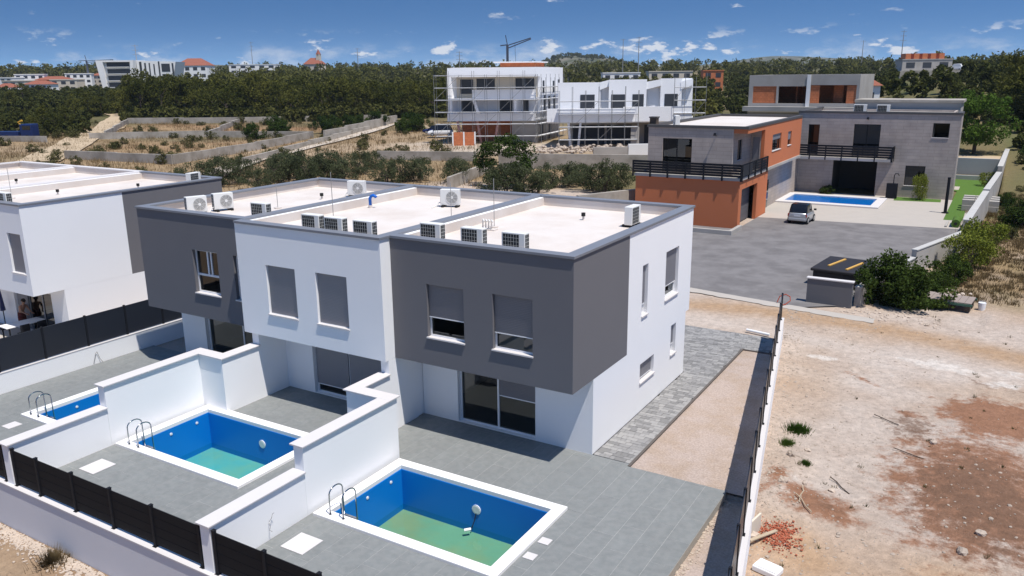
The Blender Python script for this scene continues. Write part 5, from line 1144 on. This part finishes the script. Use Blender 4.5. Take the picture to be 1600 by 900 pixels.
def trunk_mesh(rng, h, r, limbs, spread, multi=1):
    m_ = MB()
    for s_ in range(multi):
        ox, oy = (rng.uniform(-.3, .3), rng.uniform(-.3, .3)) if multi > 1 else (0, 0)
        top = (ox + rng.uniform(-.2, .2), oy + rng.uniform(-.2, .2), h); m_.tube([(ox * .3, oy * .3, -.4), (ox * .6, oy * .6, h * .4), top], r, 7)
        for k in range(limbs):
            a = rng.uniform(0, 6.28); z = h * rng.uniform(.5, 1); q = (ox + math.cos(a) * spread, oy + math.sin(a) * spread, z + spread * rng.uniform(.4, 1)); m_.cyl((ox * z / h, oy * z / h, z), q, r * .5, 5, r * .15)
    return m_.mesh('trunk', 'bark')
KINDS = {}
def make_kind(key, variants, fn):
    KINDS[key] = [fn(np.random.default_rng(100 * len(KINDS) + v)) for v in range(variants)]
def pine(rng): c = crown_clumps(rng, 50, 3.3, 4.6, .4, 1.0, .40); return (leaf_mesh('crown', c, 42, .30, 'pine_leaf', rng), trunk_mesh(rng, 6, .22, 5, 1.8))
def stone_pine(rng): c = crown_clumps(rng, 44, 4.0, 4.0, .6, 1.1, .12); return (leaf_mesh('crown', c, 48, .32, 'pine_leaf', rng), trunk_mesh(rng, 4.5, .22, 5, 1.9))
def olive(rng): c = crown_clumps(rng, 50, 2.25, 1.45, .15, .5, .1, .3); return (leaf_mesh('crown', c, 120, .105, 'olive_leaf', rng, up=.35), trunk_mesh(rng, 1.4, .10, 5, .9, 2))
def bush(rng): c = crown_clumps(rng, 40, 1.5, 1.05, 0, .45, .15, .3); return (leaf_mesh('crown', c, 150, .10, 'bush_leaf', rng), trunk_mesh(rng, .8, .06, 4, .7, 3))
def scrub(rng): c = crown_clumps(rng, 18, 1.1, .62, 0, .36, .1, .35); return (leaf_mesh('crown', c, 46, .12, 'scrub_leaf', rng), trunk_mesh(rng, .4, .04, 3, .4, 2))
def carob(rng): c = crown_clumps(rng, 56, 3.0, 2.6, .3, .75, .1, .2); return (leaf_mesh('crown', c, 150, .15, 'bush_leaf', rng), trunk_mesh(rng, 2.0, .2, 6, 1.6))
def broad(rng): c = crown_clumps(rng, 60, 3.2, 2.4, 1.25, .8, .0, .15); return (leaf_mesh('crown', c, 130, .17, 'bright_leaf', rng), trunk_mesh(rng, 2.6, .2, 6, 1.6))
for k, n_, f in (('pine', 5, pine), ('stone_pine', 3, stone_pine), ('olive', 4, olive), ('bush', 3, bush), ('scrub', 4, scrub), ('broad', 1, broad), ('carob', 1, carob)): make_kind(k, n_, f)
rnd = random.Random(77)
def plant(key, name, label, cat, x, y, s_=1., group=None, sz=None, z=None, v=None):
    cm, tm = KINDS[key][rnd.randrange(len(KINDS[key])) if v is None else v]
    t = thing(name, label, cat, (x, y, (ground_z(x, y) if z is None else z) - .05), rnd.uniform(0, 6.28), group); t.scale = (s_, s_, s_ * (sz or rnd.uniform(.88, 1.14)))
    link('crown', cm, t); link('trunk', tm, t); return t
def V(px, dep):   # a spot on the ground at bearing px (of the 1600 wide view) and a given range
    d = FW + RT * ((px - 800) / 1266.7) + UP * (.2645 - 12.4 / dep); d.z = 0; k = dep / max(.2, d.dot(Vector((FW.x, FW.y, 0)).normalized())); return EYE.x + d.x * k, EYE.y + d.y * k
# pine wood behind the plots: front rows are single trees, the depth behind is one mass
G = 'pines at the edge of the wood'; LB = 'dark green pine tree at the near edge of the wood'
for row, (d0, n_) in enumerate(((203, 30), (212, 26), (223, 26))):
    for k in range(n_):
        px = 205 + (690 - 205) * (k + rnd.uniform(-.3, .3)) / (n_ - 1); x, y = V(px, d0 + rnd.uniform(-4, 5) + (8 if px > 560 else 0)); hs = rnd.uniform(.8, 1.15) * (.95 if px < 560 else .82); plant(rnd.choice(('pine', 'stone_pine')), 'pine_tree', LB, 'tree', x, y, hs, G)
for (px, dep, s_) in ((118, 205, .62), (140, 212, .72), (160, 215, .6), (52, 158, .42), (72, 165, .62), (88, 160, .5), (105, 172, .5), (180, 225, .6), (20, 230, .6), (40, 250, .7), (130, 236, .7)):
    x, y = V(px, dep); plant('pine', 'pine_tree', 'bushy pine standing alone in the scrub left of the sandy track', 'tree', x, y, s_, 'pines in the scrub')
rng = np.random.default_rng(5)
def far_mass(name, label, spots, n_cl, n_per, size, cr, rx, rz_, zf=None):
    cl = []
    for (x, y, s_) in spots:
        z = (zf or ground_z)(x, y)
        for c_ in crown_clumps(rng, n_cl, rx * s_, rz_ * s_, .2, cr * s_, .35, .2): cl.append((x + c_[0], y + c_[1], z + c_[2], c_[3]))
    me = leaf_mesh(name, cl, n_per, size, 'far_leaf', rng); o = link(name, me); tag(o, label, kind='stuff'); o['category'] = 'wood'; return o
BUILT = [(-18, 353, 20), (-356, 235, 30), (-127, 294, 14), (-113, 314, 14), (-95, 313, 9), (-22, 357, 17), (-11, 353, 9), (-439, 335, 16), (-438, 384, 22), (-433, 436, 14), (-12.6, 145, 7)] + [(t_[0], t_[1], 10) for t_ in TOWN]
def free(x, y): return all(math.hypot(x - a, y - b) > r for a, b, r in BUILT)
sp = []
for _ in range(760):
    px = rnd.uniform(190, 1120); d = rnd.uniform(226, 420) if px < 700 else rnd.uniform(150, 420); x, y = V(px, d)
    if px < 225 or (px < 330 and d > 260 and rnd.random() < .85): continue
    if free(x, y) and not (690 < px < 1100 and d < 185): sp.append((x, y, rnd.uniform(.8, 1.15) if px < 560 else rnd.uniform(.55, .85)))
for _ in range(330):      # undergrowth along the foot of the wood
    px = rnd.uniform(195, 700); x, y = V(px, rnd.uniform(193, 204) + (8 if px > 560 else 0)); sp.append((x, y, rnd.uniform(.16, .36)))
far_mass('pine_wood', 'dense dark pine wood stretching behind the plots and villas', sp, 11, 26, .62, 1.35, 3.2, 4.2)
sp = []
for _ in range(900):
    px = rnd.uniform(-60, 1680); d = rnd.uniform(420, 900); x, y = V(px, d)
    if px < 350 and d < 520: continue
    if free(x, y): sp.append((x, y, rnd.uniform(.8, 1.25)))
far_mass('ridge_wood', 'distant dark wood along the horizon', sp, 5, 22, 1.2, 2.2, 4.0, 4.2)
sp = []
for _ in range(420):
    px = rnd.uniform(1090, 1640); d = rnd.uniform(150, 400); x, y = V(px, d)
    if 1390 < px < 1500 and 230 < d < 350: continue
    if px < 1350 and d < 175: continue
    if free(x, y): sp.append((x, y, rnd.uniform(.38, .68) if d < 300 else rnd.uniform(.6, .9)))
far_mass('hill_wood', 'olive green scrub wood covering the slope behind the concrete shell', sp, 10, 30, .5, 1.3, 3.0, 3.6)
sp = []
for _ in range(900):
    px = rnd.uniform(-40, 215); d = rnd.uniform(158, 340)
    x, y = V(px, d)
    if 140 < px and d < 215: continue
    if free(x, y): sp.append((x, y, rnd.uniform(.25, .62) if d > 215 else rnd.uniform(.14, .40)))
far_mass('field_scrub', 'dark scrub between the field and the far town', sp, 9, 30, .45, 1.2, 3.2, 3.4)
sp = []
for _ in range(900):
    px = rnd.uniform(1465, 1680); d = rnd.uniform(98, 240); x, y = V(px, d)
    if x < 11.8 and y < 116: continue
    sp.append((x, y, rnd.uniform(.12, .34)))
far_mass('slope_scrub', 'olive and brown scrub covering the slope right of the round tree', sp, 9, 30, .30, 1.2, 3.2, 2.6)
sp = [(-675 + rnd.gauss(0, 55), 1375 + rnd.gauss(0, 50), rnd.uniform(.5, .9)) for _ in range(260)]
far_mass('hilltop_scrub', 'dark scrub dotted over the low stony hill', sp, 5, 16, 1.3, 2.2, 4.0, 3.6, mid_hill)
# pines and scrub on the right-hand slope
for (px, dep, s_) in ((1592, 122, .95), (1612, 128, 1.1), (1625, 118, .95), (1578, 150, .85), (1640, 140, 1.0), (1600, 165, .9)): x, y = V(px, dep); plant('stone_pine', 'pine_tree', 'tall pine on the slope above the stepped wall', 'tree', x, y, s_, 'pines on the slope')
plant('broad', 'round_tree', 'dense bright green round tree on the sandy upper yard', 'tree', 7.5, 93.5, 1.1, None, 1.12, 2.3)
t = thing('palm_tree', 'low palm tree behind the concrete shell', 'palm', (-8.6, 135.9, hills(-8.6, 135.9)))
MB().cyl((0, 0, -.5), (0, 0, 2.2), .35, 8, .28).obj('trunk', 'bark', t); pm_ = MB()
for k in range(26):
    a = k * 2.4; e = rnd.uniform(.2, 1.2); pts = [(math.cos(a) * r * math.cos(e * (1 - r * .12)), math.sin(a) * r * math.cos(e * (1 - r * .12)), 2.2 + r * math.sin(e) - .16 * r * r) for r in np.linspace(0, 3.2, 6)]
    for i in range(5): 
        p_, q_ = Vector(pts[i]), Vector(pts[i + 1]); w_ = Vector((-math.sin(a), math.cos(a), 0)) * (.32 * (1 - i / 6)); pm_.add([p_ - w_ - Vector((0, 0, .1)), q_ - w_ * .8 - Vector((0, 0, .1)), q_, p_], [(0, 1, 2, 3)]); pm_.add([p_ + w_ - Vector((0, 0, .1)), q_ + w_ * .8 - Vector((0, 0, .1)), q_, p_], [(0, 1, 2, 3)])
pm_.obj('fronds', 'bright_leaf', t)
# olive grove and shrubs between the houses and the building site
for (px, dep, s_) in ((312, 93, 1.0), (345, 95, 1.15), (372, 97, .95), (405, 92, .8), (428, 97, 1.05), (452, 99, 1.2), (480, 96, 1.15), (512, 98, 1.2), (538, 97, 1.0), (560, 104, .9), (582, 108, .9), (604, 95, .9), (630, 97, 1.0), (655, 98, .95), (712, 96, .85), (730, 101, .7), (862, 91, .85), (888, 92, 1.05), (905, 95, .8), (495, 104, .8), (440, 106, .8)):
    x, y = V(px, dep); plant('olive', 'olive_tree', 'grey-green olive tree in the grove behind the flat roofs', 'tree', x, y, s_, 'olive trees behind the flat roofs')
for (px, dep, s_) in ((925, 88, .95), (945, 87, 1.1), (965, 89, .95), (790, 86, 1.05), (815, 86, 1.1), (842, 87, .8)):
    x, y = V(px, dep); plant('olive', 'olive_shrub', 'loose olive shrub below the brown-grey concrete wall', 'shrub', x, y, s_, 'olive shrubs below the wall')
x, y = V(790, 92); plant('carob', 'carob_tree', 'dark dense round tree in front of the three-storey villa shell', 'tree', x, y, 1.15, None, .92)
for (px, dep, s_) in ((397, 152, .9), (432, 163, 1.0), (445, 158, .8), (507, 163, 1.0), (520, 168, .9), (545, 172, .9), (562, 172, .9), (588, 178, 1.0), (640, 168, 1.1), (655, 166, 1.0), (632, 162, .8)):
    x, y = V(px, dep); plant('bush', 'clipped_bush', 'round dark bush along the tall plot wall', 'bush', x, y, s_ * 1.3, 'round bushes along the plot wall', 1.25)
for k in range(150):
    px = rnd.choice((rnd.uniform(-20, 130), rnd.uniform(110, 520), rnd.uniform(150, 480), rnd.uniform(480, 720))); dep = rnd.uniform(96, 200); x, y = V(px, dep)
    if 120 < px < 230 and dep > 145 and rnd.random() < .7: continue
    plant('scrub', 'scrub_bush', 'low olive-brown scrub bush in the dry fields', 'shrub', x, y, rnd.uniform(.45, 1.25), 'scrub bushes in the dry fields')
for k in range(110):
    px = rnd.uniform(1500, 1660); dep = rnd.uniform(58, 175); x, y = V(px, dep)
    if x < 11.6 + max(0, (y - 88)) * .01: continue
    plant(rnd.choice(('scrub', 'scrub', 'bush')), 'slope_shrub', 'low shrub on the dry slope right of the stepped wall', 'shrub', x, y, rnd.uniform(.45, 1.0), 'shrubs on the dry slope')
for (x, y, s_, sz) in ((6.35, 26.2, 1.15, 1.15), (7.3, 26.8, 1.05, 1.0)): plant('bush', 'dark_shrub', 'big dark green shrub at the end of the stepped wall', 'shrub', x, y, s_, 'big dark shrubs by the stepped wall', sz)
def yb(rng): c = crown_clumps(rng, 40, 1.5, 1.15, 0, .42, .2, .3); return (leaf_mesh('crown', c, 95, .10, 'yellow_leaf', rng, up=.3), trunk_mesh(rng, .9, .05, 4, .8, 3))
make_kind('yellow_bush', 1, yb)
for (x, y, s_) in ((10.1, 40.3, 1.1), (9.6, 37.8, .9)): plant('yellow_bush', 'yellow_green_shrub', 'tall yellow-green shrub against the stepped wall', 'shrub', x, y, s_, 'yellow-green shrubs', 1.2)
for (x, y, s_) in ((8.3, 31.0, .6), (8.9, 33.2, .7), (7.9, 29.6, .5), (11.4, 66, .6)): plant('bush', 'green_shrub', 'smaller green shrub growing outside the stepped wall', 'shrub', x, y, s_, 'green shrubs outside the stepped wall')
plant('yellow_bush', 'young_tree', 'slim young tree in the turf bed by the stone wall', 'tree', 4.0, 67.8, .55, None, 2.2); plant('bush', 'potted_shrub', 'small shrub in front of the orange wall', 'shrub', -12.6, 42.6, .5); plant('bush', 'terrace_shrub', 'shrub beside the dark opening of the stone house', 'shrub', -4.7, 68.2, .5); plant('yellow_bush', 'garden_shrub', 'light green shrub at the lawn corner beside the wall', 'shrub', 9.8, 82, .8)

# grass: blades in loose tufts (nobody could count them)
def grass(name, label, spots, m_, h, n_, spread):
    rg = np.random.default_rng(len(spots)); P = []; Fc = []
    base = np.repeat(np.array(spots), n_, 0); N = len(base); a = rg.uniform(0, 6.28, N); r = np.abs(rg.normal(size=N)) * spread * base[:, 3]
    bx = base[:, 0] + np.cos(a) * r; by = base[:, 1] + np.sin(a) * r; hh = h * base[:, 3] * rg.uniform(.5, 1.2, N); ta = rg.uniform(0, 6.28, N); w = .018 * (h / .3) * 1.0
    lean = rg.uniform(.1, .6, N) * hh; z = base[:, 2]
    v = np.stack([np.stack([bx - np.sin(ta) * w, by + np.cos(ta) * w, z], 1), np.stack([bx + np.sin(ta) * w, by - np.cos(ta) * w, z], 1), np.stack([bx + np.cos(a) * lean, by + np.sin(a) * lean, z + hh], 1)], 1).reshape(-1, 3)
    me = bpy.data.meshes.new(name); me.from_pydata(v.tolist(), [], np.arange(N * 3).reshape(-1, 3).tolist()); me.materials.append(MATS[m_]); o = link(name, me); tag(o, label, 'grass', kind='stuff')
def gs(x, y, s_): return (x, y, ground_z(x, y) - .02, s_)
grass('dry_grass', 'tall dry grass on the slope beside the stepped wall', [gs(8.6 + rnd.random() ** 1.3 * 14, 29 + rnd.uniform(0, 42), rnd.uniform(.5, 1.2)) for _ in range(2300)] , 'dry_leaf', .34, 30, .28)
grass('weed_grass', 'green weeds along the outside of the stepped wall', [gs(6.2 + (y - 28) * .17 + rnd.uniform(.3, 1.8), y, rnd.uniform(.6, 1.3)) for y in [rnd.uniform(27, 70) for _ in range(260)]], 'bright_leaf', .42, 22, .2)
grass('lot_weeds', 'sparse dry weeds on the dirt lot', [gs(rnd.uniform(5.5, 13), rnd.uniform(-3, 25), rnd.uniform(.3, .8)) for _ in range(46)], 'scrub_leaf', .22, 14, .09)
grass('field_grass', 'pale dry grass over the walled plots', [(x, y, ground_z(x, y) - .05, rnd.uniform(.7, 1.5)) for (x, y) in [V(rnd.uniform(-20, 760), rnd.uniform(92, 190)) for _ in range(2600)]], 'dry_leaf', .6, 16, .9)
def tuft(x, y, s_, label, m_='bright_leaf', n_=800):
    b = MB(); rr = random.Random(int(y * 7))
    for _ in range(n_):
        a = rr.uniform(0, 6.28); r = abs(rr.gauss(0, .11)); h_ = rr.uniform(.06, .2); ln = rr.uniform(.1, .6) * h_; b.add([(math.cos(a) * r - .008, math.sin(a) * r, 0), (math.cos(a) * r + .008, math.sin(a) * r, 0), (math.cos(a) * (r + ln), math.sin(a) * (r + ln), h_)], [(0, 1, 2)])
    o = b.obj('grass_tuft', m_); o.location = (x, y, ground_z(x, y) - .02); o.scale = (s_, s_, s_); tag(o, label, 'grass tuft')
tuft(5.55, 6.9, 1.7, 'round green grass tuft on the dirt beside the boundary wall'); tuft(5.5, 5.5, 1.1, 'smaller green tuft on the rubble by the boundary wall'); tuft(6.35, 4.2, .8, 'thin green tuft on bare earth away from the wall'); tuft(-12.4, -10.0, 2.2, 'dry brown tuft at the foot of the white retaining wall', 'dry_leaf', 700)

# ------------------------------------------------------------------ stones, rubble, debris
def stones(name, label, spots, m_, seed):
    rg = random.Random(seed); b = MB()
    ico = [(0, 0, 1), (.89, 0, .45), (.28, .85, .45), (-.72, .53, .45), (-.72, -.53, .45), (.28, -.85, .45), (.72, .53, -.45), (-.28, .85, -.45), (-.89, 0, -.45), (-.28, -.85, -.45), (.72, -.53, -.45), (0, 0, -1)]
    fc = [(0, 1, 2), (0, 2, 3), (0, 3, 4), (0, 4, 5), (0, 5, 1), (1, 6, 2), (2, 7, 3), (3, 8, 4), (4, 9, 5), (5, 10, 1), (2, 6, 7), (3, 7, 8), (4, 8, 9), (5, 9, 10), (1, 10, 6), (6, 11, 7), (7, 11, 8), (8, 11, 9), (9, 11, 10), (10, 11, 6)]
    for (x, y, z, s_) in spots:
        a = rg.uniform(0, 6.28); c_, s2 = math.cos(a), math.sin(a); sx, sy, sz = s_ * rg.uniform(.7, 1.3), s_ * rg.uniform(.6, 1.1), s_ * rg.uniform(.4, .8); vs_ = []
        for (p, q, r) in ico: k = rg.uniform(.75, 1.2); p, q, r = p * sx * k, q * sy * k, r * sz * k; vs_.append((x + p * c_ - q * s2, y + p * s2 + q * c_, z + r))
        b.add(vs_, fc)
    o = b.obj(name, m_); tag(o, label, 'stones', kind='stuff'); return o
R2 = random.Random(21); sp = []
for _ in range(4200):
    y = R2.uniform(-4, 23); x = fence_x(y) + .2 + abs(R2.gauss(0, 2.6)); 
    if R2.random() < .35: x = fence_x(y) + .15 + abs(R2.gauss(0, .5))
    if R2.random() < .1: x, y = R2.gauss(10.6, 1.8), R2.gauss(5, 3.6)
    if x < fence_x(y) + .15 or x > 15: continue
    sp.append((x, y, ground_z(x, y), R2.choice((.012, .015, .018, .02, .02, .025, .03, .04, .06)) * R2.uniform(.7, 1.2)))
stones('lot_stones', 'scattered pale stones over the dirt lot', sp, 'rock', 1)
sp = [(x, y, ground_z(x, y) + .01, R2.uniform(.025, .07)) for (x, y) in [(R2.uniform(-18, -5), -9.62 - abs(R2.gauss(0, .28))) for _ in range(2600)]]
stones('pebble_strip', 'pale pebbles along the foot of the white retaining wall', sp, 'rock', 2)
sp = [(x, y, ground_z(x, y) + R2.uniform(0, .05), R2.uniform(.012, .045)) for (x, y) in [(6.6 + R2.gauss(0, .27), -.4 + R2.gauss(0, .36)) for _ in range(620)]]
stones('brick_rubble', 'heap of crushed red brick beside the boundary wall', sp, 'brick_rubble', 3)
sp = [(x, y, ground_z(x, y) + .02, R2.uniform(.025, .10)) for (x, y) in [(R2.uniform(4.2, 9.0), R2.gauss(24.0, .8)) for _ in range(110)]] + [(x, y, ground_z(x, y) + R2.uniform(0, .3), R2.uniform(.05, .17)) for (x, y) in [(R2.gauss(8.6, .5), R2.gauss(29.5, .9)) for _ in range(90)]]
stones('wall_rubble', 'pale rubble below the big dark shrub', sp, 'rock', 4)
sp = [(4.63 + abs(R2.gauss(0, .13)), R2.uniform(-9, 1.2), -.26, R2.choice((.012, .018, .025, .03, .05, .07))) for _ in range(520)]
stones('terrace_edge_stones', 'broken stones along the raw terrace edge', sp, 'rock', 5)
sp = [(x, y, ground_z(x, y) + R2.uniform(0, .5), R2.uniform(.15, .5)) for (x, y) in [(R2.uniform(-62, -30), 0) for _ in range(0)]]
for _ in range(260):
    s_, t_ = R2.uniform(-4, 19), R2.uniform(-8.5, -2.2); p_ = F2.pt(s_, t_, 0); sp.append((p_[0], p_[1], ground_z(p_[0], p_[1]) + R2.uniform(0, .7), R2.uniform(.12, .5)))
stones('site_rubble', 'pale building rubble heaped before the villa shells', sp, 'rock', 6)
for k, (x, y, s_) in enumerate(((6.05, 2.5, .2), (5.85, 4.5, .2), (6.0, -.9, .24), (7.4, 3.0, .11), (9.8, 8.1, .14), (11.4, 2.4, .14), (11.0, 1.2, .15), (6.6, 2.9, .1), (6.2, 5.3, .14), (8.4, 23.0, .18))):
    o = stones('boulder', 'pale boulder lying loose on the dirt lot', [(0, 0, 0, s_)], 'rock', 30 + k); del o['kind']; sm = o.modifiers.new('sub', 'SUBSURF'); sm.levels = 1; sm.render_levels = 2; sm.subdivision_type = 'SIMPLE'; dt = bpy.data.textures.new('boulder_relief', 'CLOUDS'); dt.noise_scale = s_ * .5; dm = o.modifiers.new('relief', 'DISPLACE'); dm.texture = dt; dm.strength = s_ * .35; o.location = (x, y, ground_z(x, y) + s_ * .25); tag(o, None, 'boulder', 'loose boulders on the dirt lot')
t = thing('white_box', 'white plastic box lying on the dirt beside the boundary wall', 'box', (6.75, -2.2, ground_z(6.75, -2.2)), R(-14)); MB().box(-.33, -.22, 0, .33, .22, .16).obj('tray', 'white_plastic', t, bevel=.03); MB().box(-.30, -.19, .16, .30, .19, .19).obj('lid', 'white_plastic', t, bevel=.02)
t = thing('timber_offcut', 'pale plank offcut leaning in the brick rubble', 'plank', (6.3, -.9, ground_z(6.3, -.9) + .12), R(60)); MB().box(-.5, -.05, 0, .5, .05, .03).obj('plank', 'pale_wood', t)
t = thing('board', 'curved pale board standing against the brick rubble', 'board', (6.02, -.75, ground_z(6.0, -.75)), R(80)); MB().box(-.35, -.03, 0, .35, .03, .55).obj('panel', 'far_cream', t, bevel=.02)
for k, (x, y, a) in enumerate(((6.9, 1.5, 125), (6.7, 2.0, 95), (7.6, 3.4, 130), (9.2, 6.8, 160), (8.2, 9.4, 150))):
    o = MB().tube([(-.45, 0, .03), (-.1, .04, .05), (.3, -.02, .04), (.55, .05, .08)], .018, 5).obj('dry_branch', 'pale_wood' if k < 2 else 'bark'); o.location = (x, y, ground_z(x, y)); o.rotation_euler.z = R(a); tag(o, 'bare dry branch lying on the dirt lot', 'branch', 'dry branches on the dirt lot')
t = thing('flatbed_trailer', 'weathered timber platform lying on a low frame by the dark shrub', 'trailer', (9.1, 27.3, 0), R(-6))
for k in range(7): MB().box(-1.15 + k * .33, -.75, .42, -1.15 + k * .33 + .31, .85, .47).obj('plank', 'weathered_wood', t)
MB().box(-1.2, -.8, .30, 1.2, -.72, .41).obj('side_rail', 'green_rail', t); MB().box(-1.2, .8, .30, 1.2, .88, .41).obj('side_rail', 'green_rail', t); [MB().box(*q).obj('support', 'bark', t) for q in ((.85, -.7, 0, 1.1, -.3, .30), (-1.0, -.6, 0, -.7, .6, .30), (.85, .3, 0, 1.1, .7, .3))]
t = thing('bucket', 'white bucket beside the timber platform', 'bucket', (10.65, 27.5, ground_z(10.65, 27.5))); MB().cyl((0, 0, 0), (0, 0, .42), .17, 16, .2).obj('pail', 'white_plastic', t); MB().tube([(-.2, 0, .4), (-.1, .05, .52), (.1, .05, .52), (.2, 0, .4)], .012, 5).obj('handle', 'cable', t)
t = thing('wall_wires', 'curled loose wires sticking from the white wall by the green pool', 'wires', (-5.5, -7.6, .5)); MB().tube([(0, 0, .05), (.06, .05, .16), (.05, .1, .26), (.1, .12, .3)], .008, 5).tube([(0, 0, .02), (.07, -.03, -.06), (.05, -.04, -.18), (.1, 0, -.22)], .008, 5).obj('wire', 'cable', t)

# ------------------------------------------------------------------ neighbours' terrace: table, chairs, person
ZN = -.35
t = thing('garden_table', 'long white table on the neighbouring terrace', 'table', (-31.3, .1, ZN), R(86)); MB().box(-1.25, -.45, .70, 1.25, .45, .75).obj('tabletop', 'cloth_white', t, bevel=.01)
for x in (-1.1, 1.1):
    for y in (-.38, .38): MB().box(x - .03, y - .03, 0, x + .03, y + .03, .70).obj('leg', 'anthracite', t)
def chair(x, y, rz, label):
    t = thing('garden_chair', label, 'chair', (x, y, ZN), R(rz), 'dark garden chairs'); MB().box(-.23, -.23, .42, .23, .23, .46).obj('seat', 'anthracite', t); MB().box(-.23, .2, .46, .23, .24, .92).obj('backrest', 'anthracite', t, bevel=.02)
    for a in (-.2, .2):
        for b in (-.2, .2): MB().cyl((a, b, 0), (a, b, .42), .018, 6).obj('leg', 'anthracite', t)
for (x, y, rz) in ((-30.5, -.6, -95), (-30.45, .2, -90), (-30.4, 1.0, -92)): chair(x, y, rz, 'dark garden chair on the fence side of the white table')
chair(-31.4, -1.75, 180, 'dark garden chair at the head of the white table')
t = thing('closed_parasol', 'closed dark parasol on a pole by the neighbouring terrace door', 'parasol', (-33.6, .1, ZN)); MB().cyl((0, 0, 0), (0, 0, 2.2), .025, 8).obj('pole', 'anthracite', t); MB().cyl((0, 0, 0), (0, 0, .1), .28, 14).obj('base', 'rubber', t); MB().cyl((0, 0, 1.0), (0, 0, 2.15), .14, 8, .03).obj('folded_canopy', 'car_blue', t)
t = thing('lounge_chair', 'low dark lounge chair beside the terrace door', 'chair', (-29.6, -.0, ZN), R(-60)); MB().box(-.35, -.8, .26, .35, .4, .34).obj('seat', 'anthracite', t, bevel=.03); MB().add([(-.35, .4, .3), (.35, .4, .3), (.35, .8, .75), (-.35, .8, .75), (-.35, .46, .24), (.35, .46, .24), (.35, .87, .7), (-.35, .87, .7)], [(0, 1, 2, 3), (4, 5, 6, 7), (0, 1, 5, 4), (1, 2, 6, 5), (2, 3, 7, 6), (3, 0, 4, 7)]).obj('backrest', 'anthracite', t)
for x in (-.3, .3):
    for y in (-.7, .3): t.children and MB().cyl((x, y, 0), (x, y, .26), .02, 6).obj('leg', 'anthracite', t)
def person(loc, rz):
    t = thing('person', 'person in dark red shorts leaning over the white table', 'person', loc, rz)
    J = {'pel': (0, 0, .92, .135), 'wa': (0, .04, 1.08, .118), 'ch': (0, .14, 1.27, .145), 'nk': (0, .23, 1.45, .058), 'hd0': (0, .26, 1.53, .075), 'hd': (0, .29, 1.62, .095), 'hd2': (0, .29, 1.69, .07)}
    for s_, n_ in ((-1, 'l'), (1, 'r')):
        J.update({'hp' + n_: (s_ * .1, 0, .86, .1), 'kn' + n_: (s_ * .12, .05, .48, .066), 'an' + n_: (s_ * .13, -.02, .09, .042), 'to' + n_: (s_ * .14, .15, .04, .036),
                  'sh' + n_: (s_ * .19, .17, 1.37, .068), 'el' + n_: (s_ * .25, .30, 1.12, .046), 'wr' + n_: (s_ * .17, .50, 1.02, .032), 'pa' + n_: (s_ * .15, .57, .99, .036)})
        for i in range(4): J['f%d' % i + n_] = (s_ * .15 + (i - 1.5) * .021, .665 - abs(i - 1.3) * .012, .965, .010); J['g%d' % i + n_] = (s_ * .15 + (i - 1.5) * .022, .70 - abs(i - 1.3) * .015, .935, .009)
        J['th' + n_] = (s_ * .15 - s_ * .05, .62, .985, .011)
    E_ = [('pel', 'wa'), ('wa', 'ch'), ('ch', 'nk'), ('nk', 'hd0'), ('hd0', 'hd'), ('hd', 'hd2')]
    for n_ in 'lr':
        E_ += [('pel', 'hp' + n_), ('hp' + n_, 'kn' + n_), ('kn' + n_, 'an' + n_), ('an' + n_, 'to' + n_), ('ch', 'sh' + n_), ('sh' + n_, 'el' + n_), ('el' + n_, 'wr' + n_), ('wr' + n_, 'pa' + n_), ('pa' + n_, 'th' + n_)]
        for i in range(4): E_ += [('pa' + n_, 'f%d' % i + n_), ('f%d' % i + n_, 'g%d' % i + n_)]
    ks = list(J); me = bpy.data.meshes.new('body'); me.from_pydata([J[k][:3] for k in ks], [(ks.index(a), ks.index(b)) for a, b in E_], []); me.materials.append(MATS['skin'])
    o = link('body', me, t); md = o.modifiers.new('skin', 'SKIN')
    for i, k in enumerate(ks): me.skin_vertices[0].data[i].radius = (J[k][3], J[k][3]); me.skin_vertices[0].data[i].use_root = (k == 'pel')
    sd = o.modifiers.new('sub', 'SUBSURF'); sd.levels = 1; sd.render_levels = 2
    hr = MB(); 
    hr.loft([[(.102 * w * math.cos(a), .275 + .115 * w * math.sin(a), z) for a in np.linspace(0, 2 * math.pi, 14, endpoint=False)] for z, w in ((1.60, 1.0), (1.66, 1.08), (1.72, .95), (1.765, .55))]); hr.obj('hair', 'hair', t, smooth=True)
    sh = MB(); sh.loft([[(.185 * w * math.cos(a), .01 + .15 * w * math.sin(a), z) for a in np.linspace(0, 2 * math.pi, 16, endpoint=False)] for z, w in ((.78, 1.05), (.88, 1.06), (.98, .98), (1.02, .92))])
    for s_ in (-1, 1): sh.loft([[(s_ * .105 + .115 * w * math.cos(a), .02 + .125 * w * math.sin(a), z) for a in np.linspace(0, 2 * math.pi, 12, endpoint=False)] for z, w in ((.52, .95), (.68, 1.0), (.80, 1.0))])
    sh.obj('shorts', 'shorts', t, smooth=True)
    for s_ in (-1, 1): MB().cyl((s_ * .035, .375, 1.64), (s_ * .035, .389, 1.638), .012, 8).obj('eye', 'hair', t)
    MB().add([(-.015, .375, 1.595), (.015, .375, 1.595), (0, .41, 1.60), (0, .378, 1.645)], [(0, 1, 2), (0, 2, 3), (1, 2, 3)]).obj('nose', 'skin', t); MB().box(-.025, .36, 1.562, .025, .381, 1.57).obj('mouth', 'shorts', t)
    for s_ in (-1, 1): MB().box(s_ * .105 - .01, .27, 1.60, s_ * .105 + .01, .31, 1.66).obj('ear', 'skin', t)
person((-32.35, .35, ZN), R(-75))
